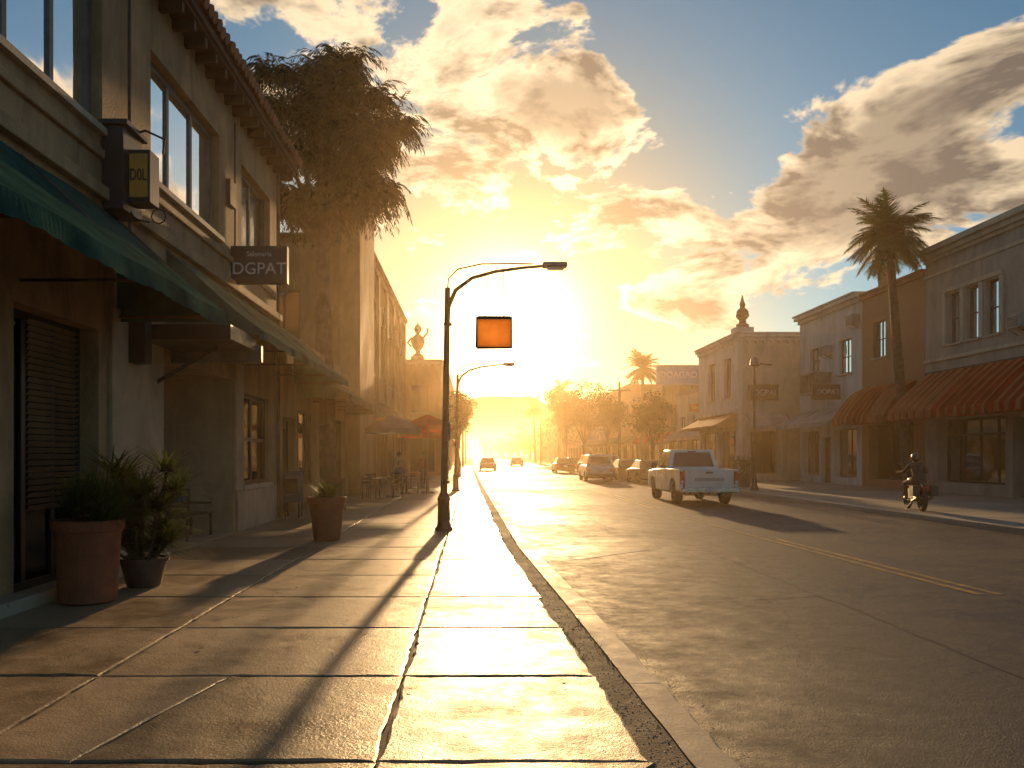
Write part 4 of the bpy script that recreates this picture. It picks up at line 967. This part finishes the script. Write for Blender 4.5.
for s in (-1,1):
    mb.tube([(s*.09,.72,.34),(s*.09,.5,.95),(s*.1,.46,1.08)],.025,pole_metal,8); mb.tube([(s*.08,-.7,.34),(s*.1,-.2,.4),(s*.1,.2,.35)],.025,frame_dark,6)
    mb.tube([(s*.12,-.75,.7),(s*.1,-.65,.36)],.03,pole_metal,6)
    mb.tube([(0,.47,1.07),(s*.2,.44,1.12),(s*.40,.30,1.08)],.018,frame_dark,6); mb.tube([(s*.25,.42,1.12),(s*.3,.44,1.3)],.008,frame_dark,4); mb.lathe([(.02,0),(.07,.03),(.07,.06),(.02,.09)],(s*.3,.44,1.28),frame_dark,10,1,.4)
    mb.tube([(s*.14,.1,.3),(s*.16,-.4,.3),(s*.17,-.95,.42)],[.03,.04,.05],pole_metal,8)
    mb.tube([(s*.1,.05,.33),(s*.26,.05,.33)],.02,frame_dark,6)
    mb.box(min(s*.14,s*.32),max(s*.14,s*.32),-.98,-.62,.45,.74,frame_dark)
mb.tube([(0,.45,.95),(0,.1,.82),(0,-.5,.70)],.03,frame_dark,8)
mb.box(-.13,.13,-.18,.25,.28,.62,metal_grey); mb.lathe([(.02,-.12),(.11,-.08),(.16,0),(.13,.08),(.04,.13)],(0,.18,.84),frame_dark,16,1,1.8)
mb.lathe([(.03,-.05),(.14,-.02),(.14,.03),(.06,.08)],(0,-.38,.74),frame_dark,14,1,2.5); mb.lathe([(.02,-.1),(.09,-.05),(.1,.03),(.03,.1)],(0,.6,1.0),frame_dark,12)
mb.box(-.09,.09,-1.02,-.9,.62,.72,tail_red); mb.tube([(0,-.45,.66),(0,-.8,.74),(0,-1.05,.62)],[.06,.08,.05],frame_dark,8)
mb.tube([(-.1,-.1,.28),(-.3,-.15,0)],.015,frame_dark,5)
mb.build('motorcycle_body',E,smooth=True)
E=empty('motorcycle_rider',ML); E.rotation_euler=(0,0,MR_)
cloth=mat('rider_clothes',(.10,.065,.045),.85,.25,6,.4,20); helm=mat('helmet',(.12,.06,.03),.25,.1,5,0,coat=.6)
V=[(0,-.33,.84),(0,-.27,1.02),(0,-.2,1.2),(0,-.15,1.31),(0,-.11,1.41)]
Rd=[.15,.14,.16,.13,.06]; Ed=[(0,1),(1,2),(2,3),(3,4)]
for s in (-1,1):
    i=len(V); V+=[(s*.17,-.15,1.30),(s*.30,.02,1.10),(s*.36,.26,1.10)]; Rd+=[.07,.05,.04]; Ed+=[(3,i),(i,i+1),(i+1,i+2)]
    i=len(V); V+=[(s*.13,-.3,.83),(s*.24,.14,.80),(s*.23,.0,.42),(s*.22,.10,.37)]; Rd+=[.11,.075,.05,.045]; Ed+=[(0,i),(i,i+1),(i+1,i+2),(i+2,i+3)]
skinmesh('body',V,Ed,Rd,E,cloth)
mb=MB(); mb.lathe([(.05,-.1),(.10,-.07),(.128,.0),(.13,.06),(.11,.12),(.07,.155),(.02,.165)],(0,-.08,1.5),helm,20,1,1.15); mb.build('helmet',E,smooth=True)
mb=MB(); mb.lathe([(.03,-.12),(.08,-.1),(.10,-.02),(.09,.03)],(0,-.045,1.5),skin,16,.95,1.1); mb.build('face',E,smooth=True)
mb=MB()
for s in (-1,1):
    mb.tube([(s*.36,.25,1.10),(s*.375,.31,1.095)],[.035,.04],skin,8)
    for k in range(4): x=s*(.35+.022*k); mb.tube([(x,.29,1.11),(x,.335,1.095),(x,.32,1.06)],.011,skin,5)
    mb.tube([(s*.345,.27,1.09),(s*.33,.30,1.06)],.012,skin,5)
    mb.tube([(s*.22,.02,.40),(s*.22,.12,.36),(s*.22,.22,.36)],[.05,.05,.035],frame_dark,8)
mb.build('hands_and_boots',E,smooth=True)
mb=MB(); hill=mat('hill',(.10,.085,.06),.95,.3,.01,0)
prev=None
for i in range(121):
    x=-1800+i*30; z=60+55*math.exp(-((x-60)/190)**2)+40*math.exp(-((x-700)/300)**2)+30*math.exp(-((x+600)/300)**2)+9*math.sin(x*.021)+6*math.sin(x*.053+1)+U(-2,2)
    cur=((x,1500,-1),(x,1560,z*.55),(x,1640,z))
    if prev:
        for a in range(2): mb.poly([prev[a],cur[a],cur[a+1],prev[a+1]],hill)
    prev=cur
mb.build('hills',smooth=True)
# ------------------------------------------------------------ haze (real volume)
mb=MB(); m=bpy.data.materials.new('haze_volume'); m.use_nodes=True; nt=m.node_tree; nt.nodes.remove(nt.nodes['Principled BSDF'])
vs=nt.nodes.new('ShaderNodeVolumeScatter'); vs.inputs['Density'].default_value=.0013; vs.inputs['Anisotropy'].default_value=.78; vs.inputs['Color'].default_value=(1,.74,.44,1); nt.links.new(vs.outputs[0],nt.nodes['Material Output'].inputs['Volume'])
mb.box(-200,200,6,1750,-.6,15,m); mb.build('haze')
# ------------------------------------------------------------ sun + sky
SA,SE=azel(508,325)
sd=Vector((math.sin(SA)*math.cos(SE),math.cos(SA)*math.cos(SE),math.sin(SE)))
l=bpy.data.lights.new('sun','SUN'); l.energy=5; l.angle=math.radians(.9); l.color=(1,.60,.26)
o=bpy.data.objects.new('sun',l); o.rotation_euler=(-sd).to_track_quat('-Z','Y').to_euler(); o.location=(0,0,50); sc.collection.objects.link(o)
w=bpy.data.worlds.new('World'); sc.world=w; w.use_nodes=True; nt=w.node_tree; N=nt.nodes; L=nt.links
bg=N['Background']; bg.inputs[1].default_value=.115
def lk(v,s):
    if isinstance(v,(int,float)): s.default_value=v
    else: L.new(v,s)
def M(op,a,b=0.,c=0.,clamp=False):
    k=N.new('ShaderNodeMath'); k.operation=op; k.use_clamp=clamp; lk(a,k.inputs[0]); lk(b,k.inputs[1]); lk(c,k.inputs[2]); return k.outputs[0]
def MR(s,a,b,c,d,sm=True):
    k=N.new('ShaderNodeMapRange'); k.interpolation_type='SMOOTHSTEP' if sm else 'LINEAR'
    for i,v in enumerate((s,a,b,c,d)): lk(v,k.inputs[i])
    return k.outputs[0]
def MIX(f,a,b,mode='MIX'):
    k=N.new('ShaderNodeMix'); k.data_type='RGBA'; k.blend_type=mode; lk(f,k.inputs[0])
    for i,v in ((6,a),(7,b)):
        if isinstance(v,tuple): k.inputs[i].default_value=(*v,1)
        else: L.new(v,k.inputs[i])
    return k.outputs[2]
sky=N.new('ShaderNodeTexSky'); sky.sky_type='NISHITA'; sky.sun_disc=False; sky.sun_elevation=SE; sky.sun_rotation=SA; sky.air_density=1.0; sky.dust_density=.6; sky.ozone_density=2.0
tc=N.new('ShaderNodeTexCoord'); D=tc.outputs['Generated']
sp=N.new('ShaderNodeSeparateXYZ'); L.new(D,sp.inputs[0]); X,Y,Z=sp.outputs
az=M('ARCTAN2',X,Y); el=M('ARCSINE',Z)
dt=N.new('ShaderNodeVectorMath'); dt.operation='DOT_PRODUCT'; L.new(D,dt.inputs[0]); dt.inputs[1].default_value=sd
ang=M('ARCCOSINE',M('MINIMUM',dt.outputs['Value'],.999999))
def cn(off,scale,det,zs=2.1,rough=.58,dist=.25,loc=0):
    a=N.new('ShaderNodeVectorMath'); a.operation='ADD'; L.new(D,a.inputs[0]); a.inputs[1].default_value=sd*off
    mp=N.new('ShaderNodeMapping'); mp.inputs['Scale'].default_value=(1,1,zs); mp.inputs['Location'].default_value=(loc,loc*.7,loc*.3); mp.inputs['Rotation'].default_value=(0,.25,0); L.new(a.outputs[0],mp.inputs[0])
    n=N.new('ShaderNodeTexNoise'); n.inputs['Scale'].default_value=scale; n.inputs['Detail'].default_value=det; n.inputs['Roughness'].default_value=rough; n.inputs['Distortion'].default_value=dist; L.new(mp.outputs[0],n.inputs['Vector']); return n.outputs['Fac']
blobs=[(330,60,240,120,0,.42),(560,50,90,60,-10,.12),(560,125,100,42,-8,.27),(620,205,75,24,5,.25),(420,190,115,50,0,.27),
 (930,110,145,57,-22,.40),(740,250,145,46,-8,.39),(850,180,115,46,-25,.31),(1000,200,90,44,-10,.30),(715,135,55,26,-25,.26),(680,300,120,20,0,.12),
 (780,25,140,52,0,-.50),(680,75,55,46,0,-.28),(990,0,90,30,0,-.28)]
S_=None
for (px,py,sx,sy,ro,am) in blobs:
    a,e=azel(px,py); cr,sr=math.cos(math.radians(ro)),math.sin(math.radians(ro))
    da=M('SUBTRACT',az,a); de=M('SUBTRACT',el,e)
    u=M('ADD',M('MULTIPLY',da,cr),M('MULTIPLY',de,-sr)); v=M('ADD',M('MULTIPLY',da,sr),M('MULTIPLY',de,cr))
    u=M('MULTIPLY',u,F/sx); v=M('MULTIPLY',v,F/sy)
    g=M('MULTIPLY',M('EXPONENT',M('MULTIPLY',M('ADD',M('MULTIPLY',u,u),M('MULTIPLY',v,v)),-1)),am)
    S_=g if S_ is None else M('ADD',S_,g)
n1=cn(0,6.0,7); n2=cn(.035,6.0,5); n3=cn(0,19,3,2.1,.6,.1,3)
dens=M('ADD',M('ADD',M('MULTIPLY',M('SUBTRACT',n1,.5),2.2),S_),M('MULTIPLY',M('SUBTRACT',n3,.5),.42))
dens=M('SUBTRACT',dens,.165)
cover=MR(dens,0.0,.13,0,1)
thick=MR(dens,.12,.60,0,1)
lit=M('ADD',M('MULTIPLY',M('SUBTRACT',n1,n2),10.0),.46,clamp=True)
lit=M('MULTIPLY',lit,M('SUBTRACT',1,M('MULTIPLY',thick,.74)),clamp=True)
lit=M('ADD',lit,M('MULTIPLY',MR(dens,.02,.22,1,0),.55),clamp=True)
near=M('EXPONENT',M('MULTIPLY',ang,-2.4))
cloud=MIX(lit,(2.1,1.62,1.2),(10.5,8.0,5.1))
gain=M('ADD',.48,M('MULTIPLY',near,1.2))
cg=N.new('ShaderNodeVectorMath'); cg.operation='SCALE'; L.new(cloud,cg.inputs[0]); L.new(gain,cg.inputs['Scale'])
tint=MIX(MR(ang,.10,.42,0,1),(.52,.40,.24),(.39,.70,.80))
base=MIX(1.0,sky.outputs[0],tint,'MULTIPLY')
sk=MIX(M('MULTIPLY',cover,.95),base,cg.outputs[0])
def addglow(src,amp,k,col):
    g=M('MULTIPLY',M('EXPONENT',M('MULTIPLY',ang,-k)),amp); q=N.new('ShaderNodeVectorMath'); q.operation='SCALE'; q.inputs[0].default_value=col; L.new(g,q.inputs['Scale'])
    a=N.new('ShaderNodeVectorMath'); a.operation='ADD'; L.new(src,a.inputs[0]); L.new(q.outputs[0],a.inputs[1]); return a.outputs[0]
sk=addglow(sk,7,6.5,(1,.55,.19)); sk=addglow(sk,16,13,(1,.66,.28)); sk=addglow(sk,200,42,(1,.8,.45))
L.new(sk,bg.inputs[0])
# ------------------------------------------------------------ camera
c=bpy.data.cameras.new('camera'); c.lens=36*F/1024; c.sensor_width=36; c.shift_x=(512-VX)/1024; c.shift_y=(HY-384)/1024; c.clip_end=8000; c.clip_start=.05
o=bpy.data.objects.new('camera',c); o.location=(0,0,CH); o.rotation_euler=(math.pi/2,0,0); sc.collection.objects.link(o); sc.camera=o
sc.view_settings.view_transform='Standard'; sc.view_settings.look='None'; sc.view_settings.exposure=0
